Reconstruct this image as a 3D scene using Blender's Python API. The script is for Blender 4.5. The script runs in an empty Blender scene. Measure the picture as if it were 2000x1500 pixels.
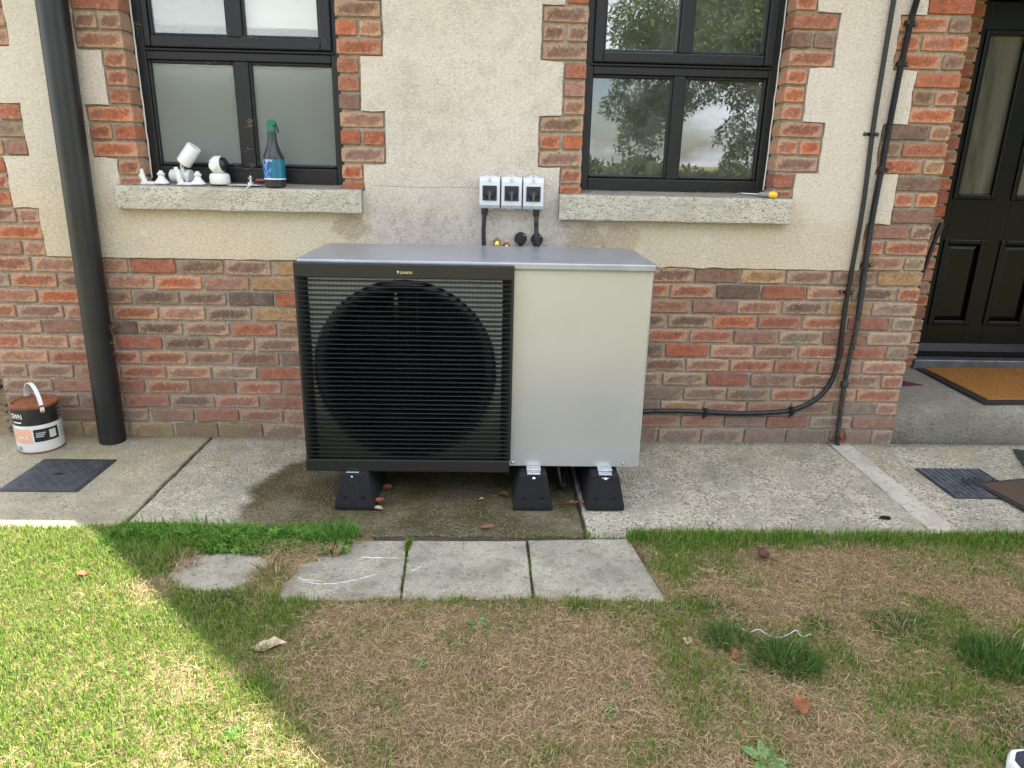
import bpy, bmesh, math, random
import numpy as np
from mathutils import Vector, Matrix
rnd = random.Random(7)
R = math.radians
PI = math.pi
scene = bpy.context.scene
COL = scene.collection

# ------------------------------------------------------------------ camera
cam_d = bpy.data.cameras.new('camera'); cam = bpy.data.objects.new('camera', cam_d); COL.objects.link(cam)
cam_d.sensor_width = 36.0; cam_d.lens = 24.966; cam_d.clip_start = 0.05; cam_d.clip_end = 1000
pit, rol, yaw = 0.30756, 0.022098, -0.030687
cp, sp, cr, sr, cy, sy = math.cos(pit), math.sin(pit), math.cos(rol), math.sin(rol), math.cos(yaw), math.sin(yaw)
fw = Vector((-sy*cp, cy*cp, -sp)); rt = Vector((cy, sy, 0)); up = rt.cross(fw)
r2 = cr*rt + sr*up; u2 = -sr*rt + cr*up
m = Matrix(((r2.x, u2.x, -fw.x, 0), (r2.y, u2.y, -fw.y, -3.4186), (r2.z, u2.z, -fw.z, 1.38707), (0, 0, 0, 1)))
cam.matrix_world = m
scene.camera = cam

# ------------------------------------------------------------------ light
SUNV = Vector((-0.59, -0.239, -1.0)).normalized()          # direction the light travels
el = math.asin(-SUNV.z); az = math.atan2(-SUNV.x, -SUNV.y)   # azimuth of the sun, clockwise from +Y
world = bpy.data.worlds.new('World'); scene.world = world; world.use_nodes = True
wn = world.node_tree; wn.nodes.clear()
sky = wn.nodes.new('ShaderNodeTexSky'); sky.sky_type = 'NISHITA'; sky.sun_disc = False
sky.sun_elevation = el; sky.sun_rotation = az; sky.altitude = 50; sky.air_density = 1.0; sky.dust_density = 1.2
tc = wn.nodes.new('ShaderNodeTexCoord')
mp = wn.nodes.new('ShaderNodeMapping'); mp.inputs['Scale'].default_value = (1.0, 1.0, 2.6); mp.inputs['Location'].default_value = (0.3, 0.1, 0.35)
nz = wn.nodes.new('ShaderNodeTexNoise'); nz.inputs['Scale'].default_value = 2.4; nz.inputs['Detail'].default_value = 9; nz.inputs['Roughness'].default_value = 0.56
rp = wn.nodes.new('ShaderNodeValToRGB'); rp.color_ramp.elements[0].position = 0.43; rp.color_ramp.elements[1].position = 0.58
mx = wn.nodes.new('ShaderNodeMix'); mx.data_type = 'RGBA'
nz2 = wn.nodes.new('ShaderNodeTexNoise'); nz2.inputs['Scale'].default_value = 5; nz2.inputs['Detail'].default_value = 6
cl = wn.nodes.new('ShaderNodeMix'); cl.data_type = 'RGBA'
cl.inputs[6].default_value = (7.4, 7.9, 8.8, 1); cl.inputs[7].default_value = (15.0, 15.3, 15.8, 1)
bg = wn.nodes.new('ShaderNodeBackground'); bg.inputs['Strength'].default_value = 0.088
wo = wn.nodes.new('ShaderNodeOutputWorld')
L = wn.links.new
L(tc.outputs['Generated'], mp.inputs['Vector']); L(mp.outputs['Vector'], nz.inputs['Vector']); L(mp.outputs['Vector'], nz2.inputs['Vector'])
L(nz.outputs['Fac'], rp.inputs['Fac']); L(rp.outputs['Color'], mx.inputs[0]); L(sky.outputs['Color'], mx.inputs[6])
L(nz2.outputs['Fac'], cl.inputs[0]); L(cl.outputs[2], mx.inputs[7]); L(mx.outputs[2], bg.inputs['Color']); L(bg.outputs['Background'], wo.inputs['Surface'])

sun_d = bpy.data.lights.new('sun', 'SUN'); sun = bpy.data.objects.new('sun', sun_d); COL.objects.link(sun)
sun_d.energy = 5.0; sun_d.angle = R(0.4); sun_d.color = (1.0, 0.955, 0.87)
sun.rotation_euler = SUNV.to_track_quat('-Z', 'Y').to_euler(); sun.location = (6, 4, 12)

vs = scene.view_settings
vs.view_transform = 'Standard'; vs.look = 'None'; vs.gamma = 1.0; vs.use_curve_mapping = False; vs.exposure = 2.12
scene.cycles.max_bounces = 8; scene.cycles.transparent_max_bounces = 12; scene.cycles.sample_clamp_indirect = 6

# ------------------------------------------------------------------ helpers
def lin(r, g, b, k=1.0):
    f = lambda c: ((c/255.0)/12.92 if c/255.0 <= 0.04045 else ((c/255.0+0.055)/1.055)**2.4)*k
    return (f(r), f(g), f(b))

class NT:
    """small node-tree builder"""
    def __init__(s, name):
        s.m = bpy.data.materials.new(name); s.m.use_nodes = True; s.t = s.m.node_tree; s.t.nodes.clear()
        s.out = s.t.nodes.new('ShaderNodeOutputMaterial')
    def n(s, k, **kw):
        x = s.t.nodes.new(k)
        for a, v in kw.items(): setattr(x, a, v)
        return x
    def put(s, sock, v):
        if isinstance(v, bpy.types.NodeSocket): s.t.links.new(v, sock)
        elif isinstance(v, (tuple, list)):
            sock.default_value = tuple(v) + ((1,) if sock.type == 'RGBA' and len(v) == 3 else ())
        elif v is not None: sock.default_value = v
    def pos(s): return s.n('ShaderNodeNewGeometry').outputs['Position']
    def obj(s): return s.n('ShaderNodeTexCoord').outputs['Object']
    def math(s, op, a, b=0.0, c=None, clamp=False):
        x = s.n('ShaderNodeMath', operation=op, use_clamp=clamp); s.put(x.inputs[0], a); s.put(x.inputs[1], b)
        if c is not None: s.put(x.inputs[2], c)
        return x.outputs[0]
    def noise(s, vec, scale, detail=4, rough=0.55, dist=0.0):
        x = s.n('ShaderNodeTexNoise'); s.put(x.inputs['Vector'], vec); x.inputs['Scale'].default_value = scale
        x.inputs['Detail'].default_value = detail; x.inputs['Roughness'].default_value = rough; x.inputs['Distortion'].default_value = dist
        return x.outputs['Fac']
    def voro(s, vec, scale, out='Distance', feature='F1'):
        x = s.n('ShaderNodeTexVoronoi', feature=feature); s.put(x.inputs['Vector'], vec); x.inputs['Scale'].default_value = scale
        return x.outputs[out]
    def ramp(s, v, a, b, smooth=True):
        x = s.n('ShaderNodeMapRange', interpolation_type='SMOOTHSTEP' if smooth else 'LINEAR')
        s.put(x.inputs['Value'], v); x.inputs['From Min'].default_value = a; x.inputs['From Max'].default_value = b
        return x.outputs['Result']
    def mix(s, f, a, b, mode='MIX'):
        x = s.n('ShaderNodeMix', data_type='RGBA', blend_type=mode); s.put(x.inputs[0], f); s.put(x.inputs[6], a); s.put(x.inputs[7], b)
        return x.outputs[2]
    def xyz(s, v):
        x = s.n('ShaderNodeSeparateXYZ'); s.put(x.inputs[0], v); return x.outputs
    def vmath(s, op, a, b):
        x = s.n('ShaderNodeVectorMath', operation=op); s.put(x.inputs[0], a); s.put(x.inputs[1], b); return x.outputs[0]
    def attr(s, name, typ='GEOMETRY'):
        return s.n('ShaderNodeAttribute', attribute_name=name, attribute_type=typ).outputs
    def bump(s, h, strength=0.5, dist=0.002, normal=None):
        x = s.n('ShaderNodeBump'); s.put(x.inputs['Height'], h); s.put(x.inputs['Strength'], strength); x.inputs['Distance'].default_value = dist
        if normal is not None: s.put(x.inputs['Normal'], normal)
        return x.outputs['Normal']
    def pbr(s, color, rough=0.6, metal=0.0, spec=0.5, normal=None, **kw):
        x = s.n('ShaderNodeBsdfPrincipled'); s.put(x.inputs['Base Color'], color); s.put(x.inputs['Roughness'], rough)
        s.put(x.inputs['Metallic'], metal); s.put(x.inputs['Specular IOR Level'], spec)
        if normal is not None: s.put(x.inputs['Normal'], normal)
        for k, v in kw.items(): s.put(x.inputs[k.replace('_', ' ')], v)
        s.t.links.new(x.outputs[0], s.out.inputs['Surface']); return x

def simple(name, color, rough=0.5, metal=0.0, spec=0.5, var=0.12, vscale=14, bump=0.0, bscale=300, bdist=0.001):
    t = NT(name); v = t.obj()
    n1 = t.noise(v, vscale, 5); f = t.ramp(n1, 0.3, 0.7)
    c = t.mix(f, tuple(x*(1-var) for x in color), tuple(min(1, x*(1+var)) for x in color))
    nn = t.bump(t.noise(v, bscale, 3), bump, bdist) if bump else None
    rr = t.math('ADD', rough - 0.06, t.math('MULTIPLY', n1, 0.12))
    t.pbr(c, rr, metal, spec, nn); return t.m

class G:
    """collects verts and faces of one mesh"""
    def __init__(s): s.v = []; s.f = []
    def box(s, x0, x1, y0, y1, z0, z1):
        b = len(s.v); s.v += [(x0, y0, z0), (x1, y0, z0), (x1, y1, z0), (x0, y1, z0), (x0, y0, z1), (x1, y0, z1), (x1, y1, z1), (x0, y1, z1)]
        s.f += [(b, b+3, b+2, b+1), (b+4, b+5, b+6, b+7), (b, b+1, b+5, b+4), (b+1, b+2, b+6, b+5), (b+2, b+3, b+7, b+6), (b+3, b, b+4, b+7)]; return s
    def hexa(s, p):
        b = len(s.v); s.v += [tuple(q) for q in p]
        s.f += [(b, b+3, b+2, b+1), (b+4, b+5, b+6, b+7), (b, b+1, b+5, b+4), (b+1, b+2, b+6, b+5), (b+2, b+3, b+7, b+6), (b+3, b, b+4, b+7)]; return s
    def tube(s, pts, r, seg=10, caps=True, flat=1.0):
        pts = [Vector(p) for p in pts]; n = len(pts); rs = r if isinstance(r, (list, tuple)) else [r]*n
        b = len(s.v); ref = None
        for i, p in enumerate(pts):
            d = (pts[min(i+1, n-1)] - pts[max(i-1, 0)]).normalized()
            if ref is None:
                ref = d.orthogonal().normalized()
                if abs(d.z) > .9: ref = Vector((1, 0, 0))
            a = (ref - d*ref.dot(d)).normalized(); ref = a; c = d.cross(a)
            for k in range(seg):
                t = 2*PI*k/seg; s.v.append(tuple(p + rs[i]*(a*math.cos(t) + c*math.sin(t)*flat)))
        for i in range(n-1):
            for k in range(seg):
                k2 = (k+1) % seg; s.f.append((b+i*seg+k, b+i*seg+k2, b+(i+1)*seg+k2, b+(i+1)*seg+k))
        if caps:
            s.f.append(tuple(b+k for k in range(seg))[::-1]); s.f.append(tuple(b+(n-1)*seg+k for k in range(seg)))
        return s
    def lathe(s, prof, c=(0, 0, 0), axis='z', seg=24, cap=True):
        """prof = (radius, height) list"""
        b = len(s.v); n = len(prof)
        for (r, h) in prof:
            for k in range(seg):
                t = 2*PI*k/seg; x, y = r*math.cos(t), r*math.sin(t)
                p = (x, y, h) if axis == 'z' else ((x, h, y) if axis == 'y' else (h, x, y))
                s.v.append((p[0]+c[0], p[1]+c[1], p[2]+c[2]))
        for i in range(n-1):
            for k in range(seg):
                k2 = (k+1) % seg; s.f.append((b+i*seg+k, b+i*seg+k2, b+(i+1)*seg+k2, b+(i+1)*seg+k))
        if cap:
            s.f.append(tuple(b+k for k in range(seg))[::-1]); s.f.append(tuple(b+(n-1)*seg+k for k in range(seg)))
        return s
    def prism(s, poly, y0, y1):
        """poly = (x, z) outline, extruded in y"""
        b = len(s.v); n = len(poly)
        s.v += [(x, y0, z) for x, z in poly] + [(x, y1, z) for x, z in poly]
        s.f.append(tuple(range(b, b+n))); s.f.append(tuple(range(b+2*n-1, b+n-1, -1)))
        for i in range(n):
            j = (i+1) % n; s.f.append((b+i, b+n+i, b+n+j, b+j))
        return s
    def slab(s, poly, z0, z1):
        """poly = (x, y) outline, extruded in z"""
        b = len(s.v); n = len(poly)
        s.v += [(x, y, z0) for x, y in poly] + [(x, y, z1) for x, y in poly]
        s.f.append(tuple(range(b+n-1, b-1, -1))); s.f.append(tuple(range(b+n, b+2*n)))
        for i in range(n):
            j = (i+1) % n; s.f.append((b+i, b+j, b+n+j, b+n+i))
        return s
    def xf(s, M):
        s.v = [tuple(M @ Vector(p)) for p in s.v]; return s
    def build(s, name, mat, parent=None, loc=None, bevel=0.0, smooth=None, seg=2, kind=None):
        me = bpy.data.meshes.new(name); me.from_pydata(s.v, [], s.f)
        bm = bmesh.new(); bm.from_mesh(me); bmesh.ops.recalc_face_normals(bm, faces=bm.faces[:]); bm.to_mesh(me); bm.free()
        me.materials.append(mat)
        if smooth is not None:
            me.polygons.foreach_set('use_smooth', [True]*len(me.polygons)); me.set_sharp_from_angle(angle=R(smooth))
        o = bpy.data.objects.new(name, me); COL.objects.link(o)
        if parent is not None: o.parent = parent
        if loc is not None: o.location = loc
        if bevel:
            md = o.modifiers.new('bevel', 'BEVEL'); md.width = bevel; md.segments = seg; md.limit_method = 'ANGLE'; md.angle_limit = R(40)
        if kind: o['kind'] = kind
        return o

def tag(o, label, cat, group=None):
    o['label'] = label; o['category'] = cat
    if group: o['group'] = group
    return o
def thing(name, label, cat, loc=(0, 0, 0), group=None, rz=0.0):
    o = bpy.data.objects.new(name, None); COL.objects.link(o); o.location = loc; o.rotation_euler = (0, 0, rz); o.empty_display_size = .1
    return tag(o, label, cat, group)
def copy_tree(o, parent=None, loc=None):
    c = o.copy(); COL.objects.link(c)
    if parent is not None: c.parent = parent
    if loc is not None: c.location = loc
    for ch in list(o.children): copy_tree(ch, c)
    return c
def text(name, s, size, mat, parent, M, extrude=0.0003, shear=0.0, bend=None, width=None):
    cu = bpy.data.curves.new('font', 'FONT'); cu.body = s; cu.size = size; cu.extrude = extrude; cu.align_x = 'CENTER'; cu.align_y = 'CENTER'; cu.shear = shear
    cu.resolution_u = 3; cu.offset = 0.0
    to = bpy.data.objects.new('font', cu); COL.objects.link(to)
    dg = bpy.context.evaluated_depsgraph_get(); me = bpy.data.meshes.new_from_object(to.evaluated_get(dg)); bpy.data.objects.remove(to)
    xs = [v.co.x for v in me.vertices]; w = max(xs)-min(xs); k = (width/w) if width else 1.0
    for v in me.vertices:
        p = Vector((v.co.x*k, v.co.y, v.co.z))
        if bend:
            rr, a0, h, k2 = bend; a = a0 + p.x/rr; rad = rr + p.z + .0006
            v.co = Vector((rad*math.sin(a), -rad*math.cos(a), h + p.y))
        else: v.co = M @ p
    me.materials.append(mat); me.name = name
    o = bpy.data.objects.new(name, me); COL.objects.link(o); o.parent = parent
    return o
FACE = Matrix.Rotation(R(90), 4, 'X')                       # text standing up, facing -Y

def corr(path, r, pitch=0.004, depth=0.12, seg=10):
    """corrugated conduit along a path"""
    pts = [Vector(p) for p in path]; out = []; rs = []; acc = 0.0; k = 0
    for a, b in zip(pts, pts[1:]):
        l = (b-a).length; n = max(1, int(l/(pitch*.5)))
        for i in range(n):
            out.append(a.lerp(b, i/n)); rs.append(r*(1 if k % 2 else 1-depth)); k += 1
    out.append(pts[-1]); rs.append(r)
    return G().tube(out, rs, seg)
def spline(pts, n=8):
    P = [Vector(p) for p in pts]; out = []
    for i in range(len(P)-1):
        p0, p1, p2, p3 = P[max(i-1, 0)], P[i], P[i+1], P[min(i+2, len(P)-1)]
        for k in range(n):
            t = k/n; out.append(0.5*((2*p1)+(-p0+p2)*t+(2*p0-5*p1+4*p2-p3)*t*t+(-p0+3*p1-3*p2+p3)*t**3))
    out.append(P[-1]); return out
_lat = {}
def vnoise(x, y, scale, seed=0):
    if seed not in _lat: _lat[seed] = np.random.RandomState(seed).rand(128, 128)
    a = _lat[seed]; X = np.asarray(x)*scale + 500.3; Y = np.asarray(y)*scale + 500.7
    xi = np.floor(X).astype(int); yi = np.floor(Y).astype(int); fx = X-xi; fy = Y-yi
    fx = fx*fx*(3-2*fx); fy = fy*fy*(3-2*fy); xi %= 128; yi %= 128; x1 = (xi+1) % 128; y1 = (yi+1) % 128
    return (a[xi, yi]*(1-fx)+a[x1, yi]*fx)*(1-fy) + (a[xi, y1]*(1-fx)+a[x1, y1]*fx)*fy
def fbm(x, y, scale, seed=0):
    return (vnoise(x, y, scale, seed)*.55 + vnoise(x, y, scale*2.1, seed+1)*.28 + vnoise(x, y, scale*4.3, seed+2)*.17)
def tri_mesh(name, V, T, mat, colors=None, parent=None, kind=None):
    me = bpy.data.meshes.new(name); V = np.asarray(V, np.float32); T = np.asarray(T, np.int32)
    me.vertices.add(len(V)); me.vertices.foreach_set('co', V.ravel()); me.loops.add(T.size); me.loops.foreach_set('vertex_index', T.ravel())
    me.polygons.add(len(T)); me.polygons.foreach_set('loop_start', np.arange(0, T.size, 3, dtype=np.int32)); me.update(calc_edges=True)
    if colors is not None:
        a = me.attributes.new('tint', 'FLOAT_COLOR', 'POINT'); c4 = np.ones((len(V), 4), np.float32); c4[:, :3] = colors; a.data.foreach_set('color', c4.ravel())
    me.materials.append(mat); o = bpy.data.objects.new(name, me); COL.objects.link(o)
    if parent is not None: o.parent = parent
    if kind: o['kind'] = kind
    return o

# ------------------------------------------------------------------ materials
def m_brick():
    t = NT('brick'); oi = t.n('ShaderNodeObjectInfo'); v = t.obj()
    off = t.n('ShaderNodeCombineXYZ'); t.put(off.inputs[0], t.math('MULTIPLY', oi.outputs['Random'], 37.0)); t.put(off.inputs[2], t.math('MULTIPLY', oi.outputs['Random'], 91.0))
    p = t.vmath('ADD', v, off.outputs[0])
    st = t.vmath('MULTIPLY', p, (1.0, 1.0, 2.2))
    n1 = t.noise(p, 26, 5, .6); n2 = t.noise(p, 150, 4, .65); n3 = t.noise(st, 55, 3, .6, 1.6); n4 = t.noise(p, 9, 3)
    c = oi.outputs['Color']
    n5 = t.noise(p, 70, 4, .7)
    dark = t.mix(1.0, c, (.74, .72, .71), 'MULTIPLY'); lite = t.mix(.58, c, lin(214, 180, 144))
    col = t.mix(t.ramp(n1, .36, .62), dark, c)
    col = t.mix(t.math('MULTIPLY', t.ramp(n4, .50, .68), .7), col, t.mix(.65, c, lin(124, 104, 95)))
    rim = t.math('MULTIPLY', t.ramp(t.math('ADD', t.attr('rim')['Fac'], t.math('MULTIPLY', n5, 1.15)), .88, 1.40), t.ramp(oi.outputs['Random'], .05, .6))
    col = t.mix(t.math('MULTIPLY', rim, .70), col, lite)
    col = t.mix(t.math('MULTIPLY', t.ramp(n5, .56, .70), .38), col, lin(206, 182, 154))
    col = t.mix(t.math('MULTIPLY', t.ramp(n5, .46, .34), .42), col, lin(100, 74, 62))
    col = t.mix(t.math('MULTIPLY', t.ramp(n3, .44, .32), .60), col, (.03, .022, .018))
    pz = t.xyz(t.pos())[2]; px = t.xyz(t.pos())[0]
    moss = t.math('MULTIPLY', t.math('MULTIPLY', t.ramp(pz, .16, .0), t.ramp(t.noise(t.pos(), 7, 4), .38, .6)), t.ramp(px, -.9, -1.3))
    col = t.mix(t.math('MULTIPLY', moss, .7), col, lin(128, 118, 72))
    grime = t.math('MULTIPLY', t.ramp(pz, .5, .05), .30)
    col = t.mix(grime, col, lin(122, 104, 94))
    h = t.math('ADD', t.math('MULTIPLY', n3, 1.0), t.math('ADD', t.math('MULTIPLY', n2, .5), t.math('MULTIPLY', n5, .6)))
    t.pbr(col, .9, 0, .2, t.bump(h, .7, .0045)); return t.m
M_BRICK = m_brick()
def m_mortar():
    t = NT('mortar'); p = t.pos(); n = t.noise(p, 60, 5, .6); n2 = t.noise(p, 400, 3); n3 = t.noise(p, 5, 3)
    c = t.mix(t.ramp(n, .3, .7), lin(138, 131, 120), lin(170, 162, 149)); c = t.mix(t.math('MULTIPLY', t.ramp(n3, .45, .7), .5), c, lin(120, 114, 102))
    t.pbr(c, .95, 0, .2, t.bump(t.math('ADD', n, t.math('MULTIPLY', n2, .6)), .8, .003)); return t.m
M_MORTAR = m_mortar()
def m_render():
    t = NT('render'); p = t.pos(); X, Y, Z = t.xyz(p)
    K = .90
    # stippled render: irregular worm-like relief a few millimetres across
    w = t.n('ShaderNodeTexNoise'); w.inputs['Scale'].default_value = 60; t.put(w.inputs['Vector'], p)
    q = t.vmath('ADD', p, t.vmath('MULTIPLY', w.outputs['Color'], (.012, .012, .012)))
    q2 = t.vmath('MULTIPLY', q, (1.0, 1.0, 1.55))
    n1 = t.noise(q2, 125, 3, .6, .6); n2 = t.noise(p, 420, 2); rel = t.ramp(n1, .34, .66)
    big = t.noise(p, 2.2, 4); med = t.noise(p, 14, 5, .6)
    cream = t.mix(t.ramp(big, .35, .65), lin(208, 194, 169), lin(216, 204, 183))
    pale = lin(217, 208, 195); tan = lin(200, 181, 146)
    c = t.mix(t.math('MULTIPLY', t.ramp(Z, 1.12, 1.5), .55), cream, pale)
    # newer grey-pink area between the windows
    mid = t.math('MULTIPLY', t.ramp(t.math('ADD', X, t.math('MULTIPLY', med, .06)), -.58, -.53), t.ramp(t.math('ADD', X, t.math('MULTIPLY', med, .3)), .62, .46))
    low = t.ramp(Z, 1.9, 1.0)
    c = t.mix(t.math('MULTIPLY', mid, t.math('MULTIPLY', low, .8)), c, lin(206, 195, 180))
    # yellowed strips below the level of the two sills
    under = t.math('MULTIPLY', t.ramp(Z, 1.16, 1.10), t.math('SUBTRACT', 1.0, mid))
    c = t.mix(t.math('MULTIPLY', under, .38), c, tan)
    # damp stains under the right sill and under the end of the left one
    def blob(cx, cz, sx, sz, amt, colr, c):
        dx = t.math('DIVIDE', t.math('SUBTRACT', X, cx), sx); dz = t.math('DIVIDE', t.math('SUBTRACT', Z, cz), sz)
        d = t.math('SQRT', t.math('ADD', t.math('MULTIPLY', dx, dx), t.math('MULTIPLY', dz, dz)))
        d = t.math('ADD', d, t.math('MULTIPLY', t.math('SUBTRACT', med, .5), 1.5))
        return t.mix(t.math('MULTIPLY', t.ramp(d, 1.15, .75), amt), c, colr)
    c = blob(.43, 1.0, .11, .10, .55, lin(160, 138, 106), c)
    c = blob(.60, 1.03, .10, .07, .45, lin(165, 142, 108), c)
    c = blob(-.66, 1.06, .09, .06, .5, lin(150, 130, 98), c)
    c = blob(-.33, 1.06, .2, .1, .35, lin(186, 170, 160), c)
    c = blob(-.35, 1.55, .22, .18, .22, lin(182, 172, 156), c)
    for (bx, bz) in ((-1.632, 1.019), (-1.146, 1.021), (.50, .985), (.71, .985), (1.02, 1.04)): c = blob(bx, bz, .016, .014, .55, lin(214, 208, 198), c)
    # black specks of mould
    sx = t.math('MULTIPLY', t.ramp(t.noise(p, 85, 4, .7), .60, .70), t.ramp(t.noise(p, 3.2, 3), .44, .66))
    c = t.mix(t.math('MULTIPLY', sx, t.math('ADD', .2, t.math('MULTIPLY', mid, .5))), c, lin(92, 84, 76))
    dirt = t.math('MULTIPLY', t.ramp(t.noise(p, 9, 6, .7), .44, .66), t.math('ADD', .10, t.math('MULTIPLY', mid, .20)))
    c = t.mix(dirt, c, lin(158, 148, 134))
    dirt2 = t.math('MULTIPLY', t.math('MULTIPLY', t.ramp(t.noise(p, 24, 5, .7), .48, .62), mid), t.ramp(t.math('ABSOLUTE', t.math('SUBTRACT', Z, 1.07)), .14, .02))
    c = t.mix(t.math('MULTIPLY', dirt2, .36), c, lin(150, 130, 116))
    # line of the old crack above the switches
    cz = t.math('ABSOLUTE', t.math('SUBTRACT', t.math('ADD', Z, t.math('MULTIPLY', t.noise(p, 11, 4), .02)), 1.262))
    crk = t.math('MULTIPLY', t.math('MULTIPLY', t.ramp(cz, .0035, .0), t.ramp(X, -.60, -.52)), t.ramp(X, .0, -.08))
    c = t.mix(t.math('MULTIPLY', crk, .6), c, lin(120, 108, 92))
    pit = t.noise(q2, 78, 3, .7, .5)
    c = t.mix(t.math('MULTIPLY', t.ramp(pit, .49, .36), .52), c, t.mix(1.0, c, (.62, .59, .54), 'MULTIPLY'))  # relief contrast painted in: pits darkened here, high grains paled below
    c = t.mix(t.math('MULTIPLY', t.ramp(pit, .54, .66), .42), c, lin(236, 228, 212))
    c = t.mix(1.0, c, (K*.985, K*.985, K*1.01), 'MULTIPLY')
    h = t.math('ADD', t.math('MULTIPLY', rel, 1.0), t.math('MULTIPLY', n2, .25))
    t.pbr(c, .93, 0, .2, t.bump(h, .6, .0032)); return t.m
M_RENDER = m_render()

def m_concrete(name, a, b, pebble=.5, stain=0.0, wet=False, moss=0.0, scale=1.0, mott=.5):
    t = NT(name); p = t.pos(); X, Y, Z = t.xyz(p)
    v = t.n('ShaderNodeTexVoronoi'); t.put(v.inputs['Vector'], t.vmath('ADD', p, t.vmath('MULTIPLY', t.n('ShaderNodeTexNoise').outputs['Color'], (.0, .0, .0)))); v.inputs['Scale'].default_value = 92*scale
    vv = t.xyz(v.outputs['Color']); d = v.outputs['Distance']
    n1 = t.noise(p, 3.0, 6, .65); n2 = t.noise(p, 38, 5, .65); n3 = t.noise(p, 260, 3, .6); n4 = t.noise(p, 10, 5, .65)
    c = t.mix(t.ramp(n1, .3, .7), a, b)
    c = t.mix(t.math('MULTIPLY', t.ramp(n4, .55, .36), mott), c, t.mix(1.0, c, (.62, .60, .56), 'MULTIPLY'))
    peb = t.math('MULTIPLY', t.ramp(d, .60, .30), pebble)
    pc = t.mix(t.ramp(vv[0], .15, .9), lin(66, 64, 60), lin(218, 208, 186)); pc = t.mix(t.math('MULTIPLY', t.ramp(vv[1], .70, .8), .8), pc, lin(170, 138, 102))
    c = t.mix(t.math('MULTIPLY', peb, t.ramp(t.noise(p, 6, 4), .25, .65)), c, pc)
    c = t.mix(t.math('MULTIPLY', t.ramp(n2, .45, .32), .6), c, lin(84, 78, 68))
    c = t.mix(t.math('MULTIPLY', t.ramp(n3, .56, .70), .5), c, lin(212, 206, 190))
    if moss:
        mm = t.math('MULTIPLY', t.ramp(t.noise(p, 4.5, 5, .65), .45, .65), t.ramp(Y, -.62, -.08)); c = t.mix(t.math('MULTIPLY', mm, moss), c, lin(140, 132, 84))
    dirt = t.math('MULTIPLY', t.ramp(t.math('ADD', Y, t.math('MULTIPLY', n4, .09)), -.03, .045), .6); c = t.mix(dirt, c, lin(86, 74, 56))
    rough = .92; h = t.math('ADD', t.math('MULTIPLY', t.ramp(d, .7, .2), pebble), t.math('ADD', t.math('MULTIPLY', n2, .7), t.math('MULTIPLY', n3, .35)))
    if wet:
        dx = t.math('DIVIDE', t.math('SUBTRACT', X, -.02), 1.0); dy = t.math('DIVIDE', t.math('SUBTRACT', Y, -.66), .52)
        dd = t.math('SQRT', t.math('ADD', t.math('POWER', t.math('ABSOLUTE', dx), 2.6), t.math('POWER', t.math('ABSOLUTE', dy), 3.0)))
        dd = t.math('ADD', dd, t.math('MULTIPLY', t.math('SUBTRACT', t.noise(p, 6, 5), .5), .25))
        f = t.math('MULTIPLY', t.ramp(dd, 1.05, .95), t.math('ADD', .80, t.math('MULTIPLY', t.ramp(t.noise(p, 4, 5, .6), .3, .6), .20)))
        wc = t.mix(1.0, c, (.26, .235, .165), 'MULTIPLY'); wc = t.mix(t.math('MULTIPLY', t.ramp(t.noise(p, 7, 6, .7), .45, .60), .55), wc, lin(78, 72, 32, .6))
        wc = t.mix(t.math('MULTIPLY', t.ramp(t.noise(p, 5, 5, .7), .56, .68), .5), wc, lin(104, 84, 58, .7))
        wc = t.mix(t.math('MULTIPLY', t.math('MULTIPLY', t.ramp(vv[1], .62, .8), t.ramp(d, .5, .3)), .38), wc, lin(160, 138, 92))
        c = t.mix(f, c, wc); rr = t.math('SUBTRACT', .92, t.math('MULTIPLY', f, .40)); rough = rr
    t.pbr(c, rough, 0, .35, t.bump(h, .9, .006)); return t.m
M_CONC1 = m_concrete('old_concrete', lin(136, 128, 108), lin(160, 150, 126), .35, moss=.6)
M_CONC2 = m_concrete('damp_concrete', lin(142, 136, 118), lin(166, 158, 138), .6, wet=True, moss=.3)
M_CONC3 = m_concrete('pebbly_concrete', lin(146, 140, 124), lin(178, 170, 152), 1.0, moss=.45)
M_PATCH = m_concrete('cement_patch', lin(166, 158, 146), lin(182, 174, 160), .12)
M_PAVER = m_concrete('paver_concrete', lin(138, 132, 118), lin(164, 157, 140), .40, scale=1.6, mott=.7)
M_STEP = m_concrete('step_concrete', lin(150, 149, 140), lin(176, 175, 166), .4, scale=.8)
M_SILL = m_concrete('sill_concrete', lin(178, 172, 156), lin(206, 200, 184), .5, scale=1.2)
M_JOINT = simple('joint_dirt', lin(62, 54, 42), .95, var=.3, vscale=60, bump=.6)

M_BLACK = simple('black_frame_paint', (.006, .006, .007), .42, 0, .4, .25, 30, .25, 160)
M_BPLAST = simple('black_plastic', (.008, .008, .009), .38, 0, .5, .2, 25)
M_PIPE = simple('black_pipe_plastic', (.008, .0083, .0092), .46, 0, .5, .35, 7, .15, 40)
M_CORR = simple('black_conduit_plastic', (.009, .009, .010), .45, 0, .5, .25, 40)
M_MUDDY = simple('muddy_conduit', (.035, .031, .026), .7, 0, .4, .55, 35, .3, 200)
M_GRILLE = simple('grille_plastic', (.014, .0137, .0122), .42, 0, .4, .08, 6, .10, 900)
M_FIN = simple('fin_plastic', (.013, .013, .013), .30, 0, .65, .1, 8)
M_SILVER = simple('silver_casing_paint', (.455, .462, .45), .34, .45, .5, .035, 2.5, .02, 1200)
M_LID = simple('sky_tinted_lid', (.36, .375, .415), .30, .55, .5, .08, 7, .05, 60)  # bluish sky reflection put into the lid colour
M_INNER = simple('inner_grey_paint', (.58, .59, .54), .5, .1, .5, .06, 5)
M_DARK = simple('dark_inside', (.002, .002, .002), .7, 0, .3, .2, 5)
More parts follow.
